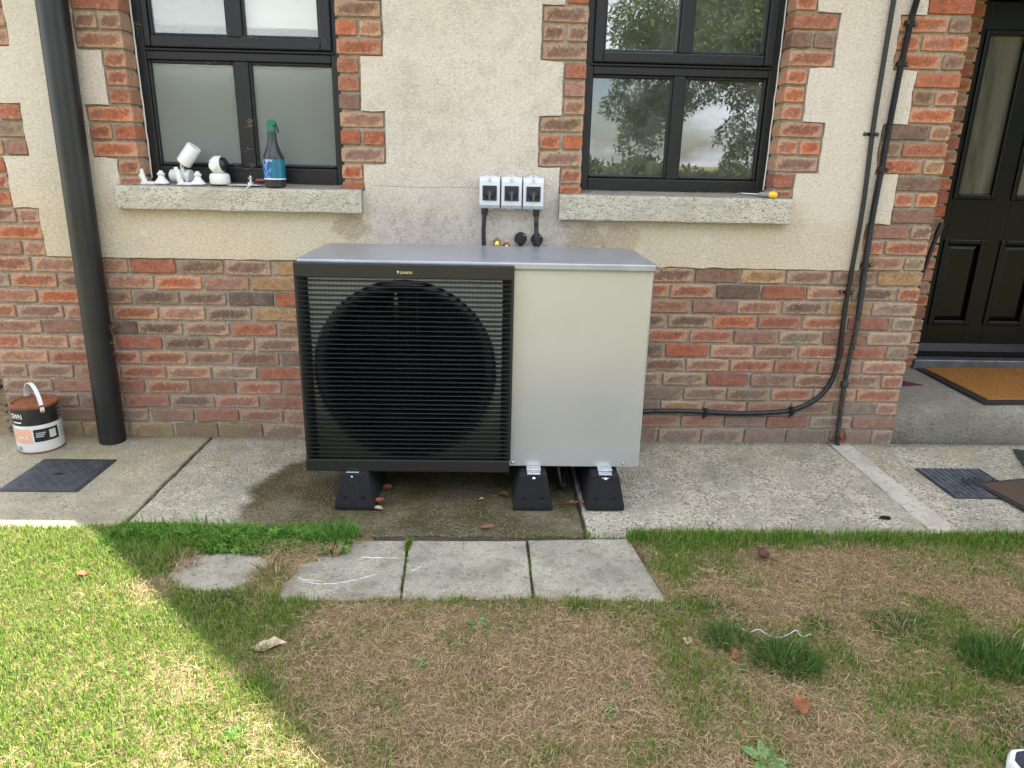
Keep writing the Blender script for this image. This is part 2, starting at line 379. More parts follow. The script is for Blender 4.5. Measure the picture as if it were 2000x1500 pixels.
M_BELL = simple('bell_plastic', (.012, .012, .012), .36, 0, .5, .1, 5)
M_FAN = simple('fan_plastic', (.003, .003, .003), .6, 0, .2, .1, 5)
M_WIRE = simple('guard_wire', (.012, .012, .012), .4, .0, .5, .1, 5)
M_ZINC = simple('zinc_bracket', (.62, .63, .65), .28, .9, .5, .15, 40)
M_RUBBER = simple('rubber_crumb', (.007, .007, .008), .85, 0, .4, .6, 160, .9, 260, .003)
M_SWITCH = simple('switch_box_plastic', (.56, .58, .62), .35, 0, .5, .04, 5)
M_KNOB = simple('switch_knob_plastic', (.014, .014, .017), .5, 0, .5, .1, 20)
M_STICKER = simple('white_sticker', (.82, .82, .80), .5, 0, .4, .03, 10)
M_INK = simple('dark_ink', (.03, .03, .035), .6)
M_BRASS = simple('brass', (.62, .40, .12), .25, .95, .5, .2, 40)
M_GOLD = simple('gold_print', (.72, .62, .33), .35, .3, .5, .05, 10)
M_WHITE = simple('white_plastic', (.64, .64, .62), .35, 0, .5, .04, 12)
M_PAPER = simple('white_card', (.74, .74, .72), .7)
M_RED = simple('red_plastic', (.28, .05, .06), .45)
M_GREEN = simple('green_plastic', (.012, .12, .065), .32, 0, .5, .12, 20)
M_BOTTLE = simple('black_bottle_plastic', (.02, .02, .026), .32, 0, .5, .15, 12)
M_YELLOW = simple('yellow_handle', (.75, .47, .02), .4)
M_GREYH = simple('grey_handle', (.22, .21, .19), .55)
M_STEEL = simple('steel_blade', (.5, .5, .52), .3, .9)
M_TIN = simple('tin_white_label', (.74, .73, .70), .35, 0, .5, .07, 16)
M_TINB = simple('tin_black_label', (.018, .018, .017), .32, 0, .5, .3, 20)
M_RUST = simple('rusty_lid', (.20, .065, .022), .75, 0, .4, .35, 45, .5, 200)
M_PEACH = simple('peach_label', (.66, .36, .24), .45)
M_COVER = simple('cover_plastic', (.032, .034, .037), .6, 0, .4, .3, 18, .3, 220)
M_GRATE = simple('grate_metal', (.15, .16, .18), .5, .5, .5, .35, 30)
M_PURPLE = simple('purple_cloth', (.095, .012, .055), .85, 0, .3, .15, 40)
M_STRING = simple('white_string', (.52, .52, .50), .7)
M_ROOF = simple('roof_slate', (.07, .07, .075), .7, 0, .4, .25, 6)
M_DOOR = simple('door_paint', (.0028, .0028, .0032), .34, 0, .25, .2, 30, .08, 90)
M_LEAF1 = simple('dead_leaf_brown', lin(138, 88, 58), .8, 0, .3, .35, 60, .4, 200)
M_LEAF2 = simple('dead_leaf_grey', lin(168, 150, 126), .85, 0, .3, .25, 60, .4, 200)
M_LEAF3 = simple('dead_leaf_dark', lin(92, 62, 50), .85, 0, .3, .3, 60, .4, 200)
M_SOLE = simple('shoe_sole', (.66, .66, .64), .55); M_UPPER = simple('shoe_upper', (.035, .036, .05), .8, 0, .3, .2, 200, .4, 500)
M_CLOTH = simple('interior_cloth', (.16, .11, .085), .9, 0, .2, .3, 60); M_CREAM = simple('cream_card', (.62, .60, .48), .6)
M_BLIND = simple('blind_fabric', (.55, .54, .48), .8); M_ROOM = simple('room_paint', (.20, .19, .17), .9, var=.2, vscale=3)
M_CAULK = simple('white_caulk', (.62, .62, .60), .6)

def m_grass(name='grass_blade'):
    t = NT(name); c = t.attr('tint')['Color']
    d = t.n('ShaderNodeBsdfPrincipled'); t.put(d.inputs['Base Color'], c); d.inputs['Roughness'].default_value = .55; d.inputs['Specular IOR Level'].default_value = .25
    tr = t.n('ShaderNodeBsdfTranslucent'); t.put(tr.inputs['Color'], c)
    mx = t.n('ShaderNodeMixShader'); mx.inputs[0].default_value = .42
    t.t.links.new(d.outputs[0], mx.inputs[1]); t.t.links.new(tr.outputs[0], mx.inputs[2]); t.t.links.new(mx.outputs[0], t.out.inputs['Surface']); return t.m
M_GRASS = m_grass()
def m_soil():
    t = NT('lawn_soil'); p = t.pos(); n = t.noise(p, 30, 5, .65); n2 = t.noise(p, 160, 4, .7); n3 = t.noise(p, 2.0, 3)
    c = t.mix(t.ramp(n2, .32, .68), lin(110, 90, 66), lin(176, 150, 114)); c = t.mix(t.math('MULTIPLY', t.ramp(n, .45, .65), .5), c, lin(92, 92, 48))
    t.pbr(c, .95, 0, .2, t.bump(t.math('ADD', n, n2), 1.0, .01)); return t.m
M_SOIL = m_soil()
def m_ground():
    t = NT('far_lawn'); p = t.pos(); n = t.noise(p, 1.4, 5, .65); n2 = t.noise(p, 60, 4, .7)
    c = t.mix(t.ramp(n, .35, .65), lin(96, 110, 44), lin(150, 132, 84)); c = t.mix(t.math('MULTIPLY', n2, .5), c, lin(70, 74, 34))
    t.pbr(c, .95, 0, .2, t.bump(n2, 1.0, .02)); return t.m
M_GROUND = m_ground()
def m_glass():
    t = NT('window_glass'); p = t.pos()
    fr = t.n('ShaderNodeFresnel'); fr.inputs['IOR'].default_value = 2.6
    nb = t.bump(t.noise(p, 2.5, 2), .02, .02)
    gl = t.n('ShaderNodeBsdfGlossy'); gl.inputs['Roughness'].default_value = .012; t.put(gl.inputs['Normal'], nb); gl.inputs['Color'].default_value = (.96, .98, 1, 1)
    tr = t.n('ShaderNodeBsdfTransparent'); tr.inputs['Color'].default_value = (.82, .85, .83, 1)
    mx = t.n('ShaderNodeMixShader'); t.t.links.new(fr.outputs[0], mx.inputs[0]); t.t.links.new(tr.outputs[0], mx.inputs[1]); t.t.links.new(gl.outputs[0], mx.inputs[2])
    # dust film; haze painted in with it pales the reflections
    df = t.n('ShaderNodeBsdfDiffuse'); df.inputs['Color'].default_value = (.6, .6, .56, 1)
    m2 = t.n('ShaderNodeMixShader'); t.put(m2.inputs[0], t.math('MULTIPLY', t.math('ADD', .5, t.ramp(t.noise(p, 7, 6, .7), .35, .8)), .10))
    t.t.links.new(mx.outputs[0], m2.inputs[1]); t.t.links.new(df.outputs[0], m2.inputs[2]); t.t.links.new(m2.outputs[0], t.out.inputs['Surface']); return t.m
M_GLASS = m_glass()
def m_frost():
    t = NT('frosted_glass'); p = t.pos()
    n = t.noise(t.vmath('MULTIPLY', p, (1, 1, 1.3)), 75, 2, .5, .8)
    nb = t.bump(n, .075, .004)
    d = t.n('ShaderNodeBsdfDiffuse'); d.inputs['Color'].default_value = (.46, .50, .47, 1)
    tr = t.n('ShaderNodeBsdfRefraction'); tr.inputs['Color'].default_value = (.93, .96, .94, 1); tr.inputs['Roughness'].default_value = .32; tr.inputs['IOR'].default_value = 1.12
    a = t.n('ShaderNodeMixShader'); a.inputs[0].default_value = .62; t.t.links.new(d.outputs[0], a.inputs[1]); t.t.links.new(tr.outputs[0], a.inputs[2])
    g = t.n('ShaderNodeBsdfGlossy'); g.inputs['Roughness'].default_value = .07; t.put(g.inputs['Normal'], nb)
    fr = t.n('ShaderNodeFresnel'); fr.inputs['IOR'].default_value = 2.0
    b = t.n('ShaderNodeMixShader'); t.t.links.new(fr.outputs[0], b.inputs[0]); t.t.links.new(a.outputs[0], b.inputs[1]); t.t.links.new(g.outputs[0], b.inputs[2])
    t.t.links.new(b.outputs[0], t.out.inputs['Surface']); return t.m
M_FROST = m_frost()
def m_coir():
    t = NT('coir'); p = t.pos(); n = t.noise(p, 420, 4, .7); n2 = t.noise(t.vmath('MULTIPLY', p, (1, 4, 1)), 30, 4)
    c = t.mix(t.ramp(n, .3, .7), lin(116, 72, 34), lin(200, 142, 78)); c = t.mix(t.math('MULTIPLY', t.ramp(n2, .55, .7), .35), c, lin(100, 64, 36))
    t.pbr(c, .95, 0, .1, t.bump(n, 1, .008)); return t.m
M_COIR = m_coir()
def m_ribmat():
    t = NT('ribbed_mat'); v = t.obj(); x = t.xyz(v)[0]
    w = t.math('SINE', t.math('MULTIPLY', x, 2*PI/.008)); n = t.noise(v, 240, 4, .7)
    c = t.mix(t.ramp(t.math('ADD', w, n), -.4, 1.2), lin(52, 44, 40), lin(112, 94, 80))
    t.pbr(c, .95, 0, .1, t.bump(t.math('ADD', w, n), .8, .003)); return t.m
M_RIB = m_ribmat()
def m_label():
    t = NT('blue_bottle_label'); v = t.obj(); x, y, z = t.xyz(v)
    n = t.noise(t.vmath('MULTIPLY', v, (1, 1, .6)), 46, 4, .6, 2.0)
    c = t.mix(t.ramp(x, -.01, .004), t.mix(t.ramp(n, .42, .62), lin(20, 62, 128), lin(92, 160, 214)), lin(18, 100, 124))
    t.pbr(c, .35, 0, .5); return t.m
M_LABEL = m_label()

def m_doorglass():
    t = NT('hazed_glass'); p = t.pos()
    d = t.n('ShaderNodeBsdfDiffuse'); t.put(d.inputs['Color'], t.mix(t.ramp(t.noise(t.vmath('MULTIPLY', p, (3, 1, .5)), 3, 3), .35, .65), lin(70, 68, 60), lin(104, 101, 90)))  # blurred reflection put into the pane as a grey-brown haze
    g = t.n('ShaderNodeBsdfGlossy'); g.inputs['Roughness'].default_value = .22
    fr = t.n('ShaderNodeFresnel'); fr.inputs['IOR'].default_value = 1.6
    b = t.n('ShaderNodeMixShader'); t.t.links.new(fr.outputs[0], b.inputs[0]); t.t.links.new(d.outputs[0], b.inputs[1]); t.t.links.new(g.outputs[0], b.inputs[2])
    t.t.links.new(b.outputs[0], t.out.inputs['Surface']); return t.m
M_DGLASS = m_doorglass()

# ================================================================== SETTING
g = G(); g.v = [(-250, -250, -.06), (250, -250, -.06), (250, 250, -.06), (-250, 250, -.06)]; g.f = [(0, 1, 2, 3)]
g.build('ground', M_GROUND, kind='structure')

# concrete path along the wall, cast in bays
path = G().box(-4.6, 5.2, -.955, .02, -.12, -.016).build('path', M_JOINT, kind='structure')
def bay(x0, x1, y0, y1, mat, z=0.0, name='concrete_slab', seed=1, wob=.006, skew=0.0):
    rr = random.Random(seed); n = max(4, int((x1-x0)/.05)); m_ = max(4, int((y1-y0)/.05)); P = []
    for i in range(n+1): P.append((x0+(x1-x0)*i/n, y0+rr.uniform(-wob, wob)))
    for i in range(1, m_): P.append((x1+skew*(1-i/m_)+rr.uniform(-.003, .003), y0+(y1-y0)*i/m_))
    for i in range(n, -1, -1): P.append((x0+(x1-x0)*i/n, y1))
    for i in range(m_-1, 0, -1): P.append((x0+rr.uniform(-.003, .003), y0+(y1-y0)*i/m_))
    return G().slab(P, -.11, z).build(name, mat, path, bevel=.006, seg=2)
bay(-4.6, -1.431, -.958, .022, M_CONC1, seed=3)
bay(-1.412, .366, -.988, .022, M_CONC2, seed=4, wob=.010)
bay(.384, 1.764, -.992, .022, M_CONC3, seed=5)
bay(1.884, 5.2, -.985, .0, M_CONC3, seed=7)
bay(1.766, 1.882, -.985, .0, M_PATCH, z=.003, name='cement_patch', seed=8)

G().box(-1.25, .53, -1.405, -.97, -.06, -.010).build('joint_soil', M_JOINT, kind='structure')
# paving slabs in the lawn below the path
def paver(poly, label, seed):
    rr = random.Random(seed); P = []
    for (a, b) in zip(poly, poly[1:]+poly[:1]):
        for i in range(8):
            t = i/8; P.append((a[0]+(b[0]-a[0])*t+rr.uniform(-.002, .002), a[1]+(b[1]-a[1])*t+rr.uniform(-.002, .002)))
    cx = sum(p[0] for p in P)/len(P); cy_ = sum(p[1] for p in P)/len(P)
    o = G().slab([(x-cx, y-cy_) for x, y in P], -.05, .004).build('paving_slab', M_PAVER, loc=(cx, cy_, 0), bevel=.004, seg=2)
    tag(o, label, 'paving slab', 'paving slabs set in the lawn')
paver([(-1.235, -1.41), (-.765, -1.415), (-.765, -1.035), (-1.235, -1.03)], 'grey paving slab mostly overgrown by grass and soil, detached at the left end', 21)
paver([(-.75, -1.418), (-.293, -1.412), (-.311, -1.036), (-.75, -1.035)], 'grey paving slab with white scratch marks and an overgrown left corner', 22)
paver([(-.284, -1.412), (.143, -1.408), (.139, -1.03), (-.302, -1.034)], 'clean middle paving slab between two dark joints, below the heat pump fan', 23)
paver([(.153, -1.410), (.592, -1.424), (.532, -1.010), (.149, -1.026)], 'rightmost paving slab with a chipped left edge and slanted right side', 24)
# white scratches across the second slab
g = G()
for pts in ([(-.652, -1.285), (-.60, -1.318), (-.53, -1.322), (-.46, -1.30), (-.385, -1.262)], [(-.63, -1.30), (-.57, -1.305)], [(-.46, -1.155), (-.33, -1.16)], [(-.27, -1.24), (-.24, -1.215)]):
    g.tube(spline([(x, y, .0045) for x, y in pts], 6), [.0006 if (i % 5 == 4) else .0017 for i in range(6*(len(pts)-1)+1)], 5, flat=.25)
sc = g.build('chalk_scratch', simple('chalk', (.50, .49, .46), .9)); tag(sc, 'thin white scratch lines across the second paving slab', 'scratch')

# ================================================================== HOUSE
house = thing('house', 'brick and cream rendered house wall with black framed windows and a recessed door', 'house')
XL, XR = -2.424, 2.106                      # corners of the front wall
ZP, ZT = 0.9, 2.46                          # top of the brick plinth, eaves
WIN = {'l': (-1.608, -.698), 'r': (.406, 1.302)}; WZ = (1.225, 2.28)
PAL = {'O': lin(170, 100, 72), 'R': lin(156, 100, 80), 'P': lin(158, 117, 98), 'B': lin(132, 103, 89), 'D': lin(114, 94, 83), 'Y': lin(168, 134, 98), 'G': lin(140, 121, 106)}

# --- brick meshes: a few shaped variants per size, shared between alike bricks
BV = {}
def brick_mesh(L_, H, D, var):
    key = (round(L_, 3), round(H, 3), round(D, 2), var)
    if key in BV: return BV[key]
    rr = random.Random(hash(key) & 0xffff); e = .0038
    xs = [-L_/2+e, -L_/4, 0, L_/4, L_/2-e]; zs = [-H/2+e, 0, H/2-e]; V = []; F = []; rim = []
    for j, z in enumerate(zs):
        for i, x in enumerate(xs):
            edge = i in (0, 4) or j in (0, 2)
            V.append((x+rr.uniform(-.0015, .0015), rr.uniform(-.0012, .0018), z+rr.uniform(-.0012, .0012))); rim.append(.75 if edge else 0)
    loop = [0, 1, 2, 3, 4, 9, 14, 13, 12, 11, 10, 5]; n = len(loop)
    b1 = len(V)
    for k in loop:
        x, y, z = V[k]; sx = -1 if k % 5 == 0 else (1 if k % 5 == 4 else 0); sz = -1 if k < 5 else (1 if k > 9 else 0)
        c = .55 if sx and sz else 1.0
        V.append((x+sx*e*c, .0048, z+sz*e*c+rr.uniform(-.001, .001))); rim.append(1)
    b2 = len(V)
    for k in range(n):
        x, y, z = V[b1+k]; V.append((x, D, z)); rim.append(1)
    for j in range(2):
        for i in range(4): F.append((j*5+i, j*5+i+1, (j+1)*5+i+1, (j+1)*5+i))
    for k in range(n):
        k2 = (k+1) % n
        F.append((loop[k], b1+k, b1+k2, loop[k2])); F.append((b1+k, b2+k, b2+k2, b1+k2))
    me = bpy.data.meshes.new('brick'); me.from_pydata(V, [], F)
    bm = bmesh.new(); bm.from_mesh(me); bmesh.ops.recalc_face_normals(bm, faces=bm.faces[:]); bm.to_mesh(me); bm.free()
    # an open shell: make sure the front looks at -Y
    if me.polygons[0].normal.y > 0: me.flip_normals()
    a = me.attributes.new('rim', 'FLOAT', 'POINT'); a.data.foreach_set('value', rim)
    me.polygons.foreach_set('use_smooth', [True]*len(me.polygons)); me.set_sharp_from_angle(angle=R(24)); me.materials.append(M_BRICK)
    BV[key] = me; return me
BR = []                                     # (x0, x1, z0, z1, y, depth, class)
def add_brick(x0, x1, z0, z1, cls=None, y=0.0, depth=.1):
    BR.append((x0, x1, z0, z1, y, depth, cls or rnd.choice('RRPBBGDO')))
J = .0062
LEFT = ['RPPRBBYR', 'GOBPOPYR', 'POBDDDORR', 'RBPRPDYR', 'PPDDBRBRR', 'RPPRDBBBR', 'PRRRBBBBB', 'BBPRPGRR', 'BPRRPRPPP', 'BBBRDRRB', 'BBGPRRPB', 'GGYYBBGG']
RIGHT = ['BBYBBY', 'RRDRPDR', 'PPPDYG', 'DDORRRG', 'RRPGPG', 'DOPBRRG', 'BPRRPP', 'GGRBBBR', 'GGDRPR', 'GYPPBGP', 'PPGRGP', 'GGGGGGG']
for c in range(12):
    zt = ZP-c*.075; z0, z1 = zt-.0688, zt-.0062 if c else zt
    z1 = min(z1, ZP-.002)
    if c == 11: z0 -= .02
    off = 0 if c % 2 == 0 else .1125
    ed = [XL-.004]; k = -4
    while -1.7243+off+.225*k < XL+.06: k += 1
    while -1.7243+off+.225*k < XR-.06: ed.append(-1.7243+off+.225*k); k += 1
    ed.append(XR+.004)
    nb = len(ed)-1
    for i in range(nb):
        a, b = ed[i], ed[i+1]; cls = None
        if i < len(LEFT[c]) and b < -.6: cls = LEFT[c][i]
        r = nb-i
        if r <= len(RIGHT[c]): cls = RIGHT[c][len(RIGHT[c])-r]
        jx = rnd.uniform(-.002, .002)
        add_brick(a+J+jx, b-J+jx, z0+rnd.uniform(-.001, .001), z1, cls)
def row(zb, xs, cls):
    for (a, b), c in zip(zip(xs, xs[1:]), cls): add_brick(a+J, b-J, zb+.0062, zb+.0688, c)
def quoin(kind, xo, dirn, bands):
    """bands from the bottom: (first z, [classes per course])"""
    for (zb, wide, rows) in bands:
        for i, cl in enumerate(rows):
            z = zb+.075*i
            if kind == 'win':
                w = .212 if wide else .108
                if wide and len(cl) == 2: xs = [0, w/2, w]
                else: xs = [0, w]
            elif kind == 'right':
                if wide: xs = [0, .225, .335] if i != 1 else [0, .112, .335]
                else: xs = [0, .222] if i != 1 else [0, .108, .222]
                xs = [max(xs)-q for q in xs][::-1] if False else xs
            else:
                if wide: xs = [0, .112, .335] if i == 1 else ([0, .225, .335])
                else: xs = [0, .222] if i != 1 else [0, .108, .222]
            W = xs[-1]
            if dirn > 0: X = [xo-J+q for q in xs]; X[0] = xo-.004
            else: X = [xo+J-W+q for q in xs]; X[-1] = xo+.004
            row(z, X, cl if len(cl) >= len(xs)-1 else cl*3)
B0 = .9
def bands(l):                               # list of course-class strings from z = .9 upward in threes
    return [(B0+.225*i, w, r) for i, (w, r) in enumerate(l)]
# left house corner, then the door corner
quoin('left', XL+.004, 1, bands([(1, ['PP', 'RO', 'BP']), (0, ['O', 'RR', 'O']), (1, ['RP', 'BG', 'PR']), (0, ['R', 'PO', 'R']), (1, ['PP', 'BP', 'PP']), (0, ['R', 'RO', 'B']), (1, ['RB', 'PP', 'RR'])][:7]))
quoin('right', XR-.004, -1, bands([(1, ['PG', 'RR', 'PB']), (0, ['B', 'RO', 'B']), (1, ['OY', 'BR', 'BP']), (0, ['O', 'BR', 'O']), (1, ['OB', 'OO', 'OB']), (0, ['O', 'RR', 'O']), (1, ['OB', 'BR', 'OB'])]))
# windows: left jambs and right jambs; the lowest narrow band starts on the sill
WQ = [(1.35, 1), (1.575, 0), (1.80, 1), (2.025, 0)]
def wq(xo, dirn, cl):
    quoin('win', xo, dirn, [(z, w, c) for (z, w), c in zip(WQ, cl[1:])]); quoin('win', xo, dirn, [(1.275, 0, [cl[0][1]])])
    w = .108; X = [xo-J, xo+w] if dirn > 0 else [xo-w, xo+J]
    add_brick(X[0]+J, X[1]-J, 1.236, 1.270, cl[0][0])
wq(-1.608, -1, ['RR', ['O', 'RO', 'O'], ['R', 'R', 'R'], ['P', 'BB', 'R'], ['R', 'R', 'O']])
wq(-.698, 1, ['OO', ['B', 'OO', 'P'], ['B', 'R', 'R'], ['O', 'OP', 'B'], ['R', 'O', 'R']])
wq(.406, -1, ['OR', ['B', 'OO', 'B'], ['P', 'P', 'R'], ['B', 'BB', 'B'], ['O', 'R', 'O']])
wq(1.302, 1, ['RR', ['B', 'OO', 'R'], ['R', 'O', 'O'], ['R', 'BB', 'R'], ['O', 'O', 'R']])
# bricks beside the door at the back of the porch, only their ends show past the corner
for k in range(31):
    z = .135+.075*k; wdt = .225 if k % 2 else .1125
    add_brick(2.625-wdt+J, 2.622, z+.005, z+.070, rnd.choice('OOPRBRP'), y=.75, depth=.1)

def brick_obj(b):
    x0, x1, z0, z1, y, d, cls = b
    L_ = round((x1-x0)/.004)*.004 if x1-x0 > .06 else x1-x0
    me = brick_mesh(round(L_, 3), round(z1-z0, 3), d, rnd.randrange(5))
    o = bpy.data.objects.new('brick', me); COL.objects.link(o); o.parent = house
    o.location = ((x0+x1)/2, y-.004+rnd.uniform(-.002, .002), (z0+z1)/2); o.scale = ((x1-x0)/L_, 1, 1)
    c = PAL[cls]; v = rnd.uniform(.80, 1.05); o.color = (min(1, c[0]*v*rnd.uniform(.95, 1.05)), c[1]*v, c[2]*v*rnd.uniform(.93, 1.07), 1)
    return o
def score(b):
    x0, x1, z0, z1, y, d, cls = b
    if y > .5: return .5*(z1 < 2.25) * (x1-x0)*.2
    if x1 < -2.45 or z0 > 2.06 or (x1 < -2.06 and z0 > 1.9): return 0
    if x0 > -.93 and x1 < .80 and z1 < .91: return 0              # behind the heat pump
    return (x1-x0)*(z1-z0)
order = sorted(BR, key=score, reverse=True)
for b in order[:300]: brick_obj(b)
rest = order[300:]
V = []; F = []; rim = []; cols = []
for b in rest:
    x0, x1, z0, z1, y, d, cls = b
    L_ = round(round((x1-x0)/.004)*.004, 3) if x1-x0 > .06 else round(x1-x0, 3)
    me = brick_mesh(L_, round(z1-z0, 3), d, rnd.randrange(5)); bb = len(V)
    V += [((v.co.x)+(x0+x1)/2, v.co.y+y-.004, v.co.z+(z0+z1)/2) for v in me.vertices]; F += [tuple(bb+i for i in p.vertices) for p in me.polygons]
    rim += [a.value for a in me.attributes['rim'].data]
if V:
    me = bpy.data.meshes.new('brickwork'); me.from_pydata(V, [], F); a = me.attributes.new('rim', 'FLOAT', 'POINT'); a.data.foreach_set('value', rim); me.materials.append(M_BRICK)
    o = bpy.data.objects.new('brickwork', me); COL.objects.link(o); o.parent = house; o['kind'] = 'stuff'; o.color = PAL['R']+(1,)

# --- wall sheets made cell by cell round the openings
def sheet(name, mat, xs, zs, keep, y, depth, jit=0.0, parent=house, seed=1):
    rr = random.Random(seed); xs = sorted(set(round(x, 4) for x in xs)); zs = sorted(set(round(z, 4) for z in zs))
    bm = bmesh.new(); vv = {}
    def vert(i, j):
        if (i, j) not in vv: vv[(i, j)] = bm.verts.new((xs[i], y, zs[j]))
        return vv[(i, j)]
    for i in range(len(xs)-1):
        for j in range(len(zs)-1):
            cx, cz = (xs[i]+xs[i+1])/2, (zs[j]+zs[j+1])/2
            if keep(cx, cz): bm.faces.new((vert(i, j), vert(i+1, j), vert(i+1, j+1), vert(i, j+1)))
    if jit:
        for e in bm.edges:
            if e.is_boundary:
                for v in e.verts: v.co.x += rr.uniform(-jit, jit); v.co.z += rr.uniform(-jit, jit)
    be = [e for e in bm.edges if e.is_boundary]
    ret = bmesh.ops.extrude_edge_only(bm, edges=be)
    for v in [q for q in ret['geom'] if isinstance(q, bmesh.types.BMVert)]: v.co.y += depth
    me = bpy.data.meshes.new(name); bm.to_mesh(me); bm.free(); me.materials.append(mat)
    o = bpy.data.objects.new(name, me); COL.objects.link(o); o.parent = parent; return o
def fine(a, b, st): n = max(1, int((b-a)/st)); return [a+(b-a)*i/n for i in range(n+1)]
hole = lambda x, z, e=0: any(a-e < x < b+e for a, b in WIN.values()) and WZ[0]-.09 < z < WZ[1]
ex = .012
mx_ = [XL+.012, XR-.012] + [v for a, b in WIN.values() for v in (a-ex, b+ex)]
sheet('mortar', M_MORTAR, mx_, [-.1, WZ[0]-.09, WZ[1], ZT], lambda x, z: not (any(a-ex < x < b+ex for a, b in WIN.values()) and WZ[0]-.09 < z < WZ[1]), .009, .22)
# render: everything above the plinth that is not a quoin, an opening or a sill
QM = .0045
def band(z): return int((z-B0)/.225+1e-6)
def in_quoin(x, z):
    b = band(z); wide = b % 2 == 0
    if x < XL+(.335 if wide else .222)-QM or x > XR-(.335 if wide else .222)+QM: return True
    if z > 1.232:
        for a, bb in WIN.values():
            w = (.212 if wide else .108) if z > 1.35 else .108
            if a-w+QM < x < bb+w-QM: return True
    return False
rx = [XL, XR]
for w in (.335, .222): rx += [XL+w-QM, XR-w+QM]
for a, bb in WIN.values():
    for w in (.212, .108): rx += [a-w+QM, bb+w-QM]
    rx += [a, bb]
allx = sorted(rx); RX = []
for p, q in zip(allx, allx[1:]): RX += fine(p, q, .04)
RZ = []
zb = [ZP+.003] + [B0+.225*k for k in range(1, 7)] + [1.232, ZT]; zb = sorted(zb)
for p, q in zip(zb, zb[1:]): RZ += fine(p, q, .0375)
sheet('render_panel', M_RENDER, RX, RZ, lambda x, z: not in_quoin(x, z) and not (hole(x, z) and z > 1.225), -.006, .03, jit=.0028)

# --- concrete sills
def sill(x0, x1, z0, z1):
    P = [(-.052, z0), (-.052, z1-.004), (-.046, z1+.001), (.13, z1+.022), (.13, z0)]
    g = G(); n = 12; b = 0
    rr = random.Random(int(x0*100))
    for i in range(n+1):
        x = x0+(x1-x0)*i/n
        for (y, z) in P: g.v.append((x, y+rr.uniform(-.001, .001), z+rr.uniform(-.0015, .0015)))
    k = len(P)
    for i in range(n):
        for j in range(k): g.f.append((i*k+j, i*k+(j+1) % k, (i+1)*k+(j+1) % k, (i+1)*k+j))
    g.f.append(tuple(range(k))); g.f.append(tuple(n*k+j for j in range(k))[::-1])
    return g.build('window_sill', M_SILL, house, bevel=.004, seg=2)
sill(-1.716, -.605, 1.131, 1.231); sill(.304, 1.393, 1.119, 1.231)

# --- windows
def frame_ring(x0, x1, z0, z1, w, y0, y1, wb=None, wt=None):
    wb = wb or w; wt = wt or w; g = G()
    g.box(x0, x0+w, y0, y1, z0, z1).box(x1-w, x1, y0, y1, z0, z1)
    g.box(x0+w, x1-w, y0, y1, z0, z0+wb).box(x0+w, x1-w, y0, y1, z1-wt, z1); return g
def window(x0, x1, zb, pl, pu, sash, glass, name):
    w = bpy.data.objects.new('window', None); COL.objects.link(w); w.parent = house; w.location = ((x0+x1)/2, .10, zb); ox, oz = (x0+x1)/2, zb
    w['label'] = name
    zt = WZ[1]-.005
    loc = lambda g: g.xf(Matrix.Translation((-ox, -.10, -oz)))
    tr0, tr1 = pl[5], pu[4]                       # clear glass edges: top of lower panes, bottom of upper panes
    g = G(); fr = .042
    g.box(x0, x0+fr, .10, .17, zb, zt).box(x1-fr, x1, .10, .17, zb, zt).box(x0+fr, x1-fr, .10, .17, zb, pl[4]-.018).box(x0+fr, x1-fr, .10, .17, tr0+.014, tr0+.05).box(x0+fr, x1-fr, .10, .17, zt-.05, zt)
    loc(g).build('frame', M_BLACK, w, bevel=.004)
    g = G(); g.box((pl[1]+.012), (pl[2]-.012), .103, .17, pl[4]-.018, tr0+.014); loc(g).build('mullion', M_BLACK, w, bevel=.005)
    # glazing beads of the lower lights
    for (a, b) in ((pl[0], pl[1]), (pl[2], pl[3])):
        g = frame_ring(a-.016, b+.016, pl[4]-.017, tr0+.016, .016, .111, .14); loc(g).build('glazing_bead', M_BLACK, w, bevel=.006)
    # opening sash above
    s0, s1, sb = sash
    g = G(); z0 = sb; z1 = zt-.012; a0, a1, b0, b1 = pu[0], pu[1], pu[2], pu[3]
    g.box(s0, a0-.012, .082, .13, z0, z1).box(b1+.012, s1, .082, .13, z0, z1).box(a0-.012, b1+.012, .082, .13, z0, tr1-.012).box(a0-.012, b1+.012, .082, .13, z1-.06, z1)
    loc(g).build('sash', M_BLACK, w, bevel=.006)
    g = G().box(a1+.012, b0-.012, .085, .13, tr1-.012, z1-.06); loc(g).build('mullion', M_BLACK, w, bevel=.005)
    g = G().box(s0-.008, s1+.008, .092, .12, sb-.014, sb-.002); loc(g).build('drip_bar', M_BLACK, w, bevel=.004)
    for (a, b) in ((a0, a1), (b0, b1)):
        g = frame_ring(a-.014, b+.014, tr1-.014, z1-.055, .014, .097, .12); loc(g).build('glazing_bead', M_BLACK, w, bevel=.005)
    for (a, b, c, d) in ((pl[0], pl[1], pl[4], tr0), (pl[2], pl[3], pl[4], tr0), (a0, a1, tr1, z1-.06), (b0, b1, tr1, z1-.06)):
        y = .128 if c < 1.6 else .112
        g = G(); g.v = [(a-.01, y, c-.01), (b+.01, y, c-.01), (b+.01, y, d+.01), (a-.01, y, d+.01)]; g.f = [(0, 1, 2, 3)]
        loc(g).build('pane', glass, w)
    # caulk bead along the jambs
    rr = random.Random(int(abs(x0)*77))
    for xx in (x0+.002, x1-.002):
        g = G().tube([(xx+rr.uniform(-.0015, .0015), .098, zb+.02+i*.04) for i in range(int((zt-zb-.04)/.04))], .0035, 5); loc(g).build('caulk_line', M_CAULK, w)
    return w
window(-1.608, -.698, 1.246, (-1.555, -1.190, -1.104, -.746, 1.338, 1.764), (-1.521, -1.200, -1.113, -.795, 1.887), (-1.560, -.732, 1.828), M_FROST, 'black window with frosted glass')
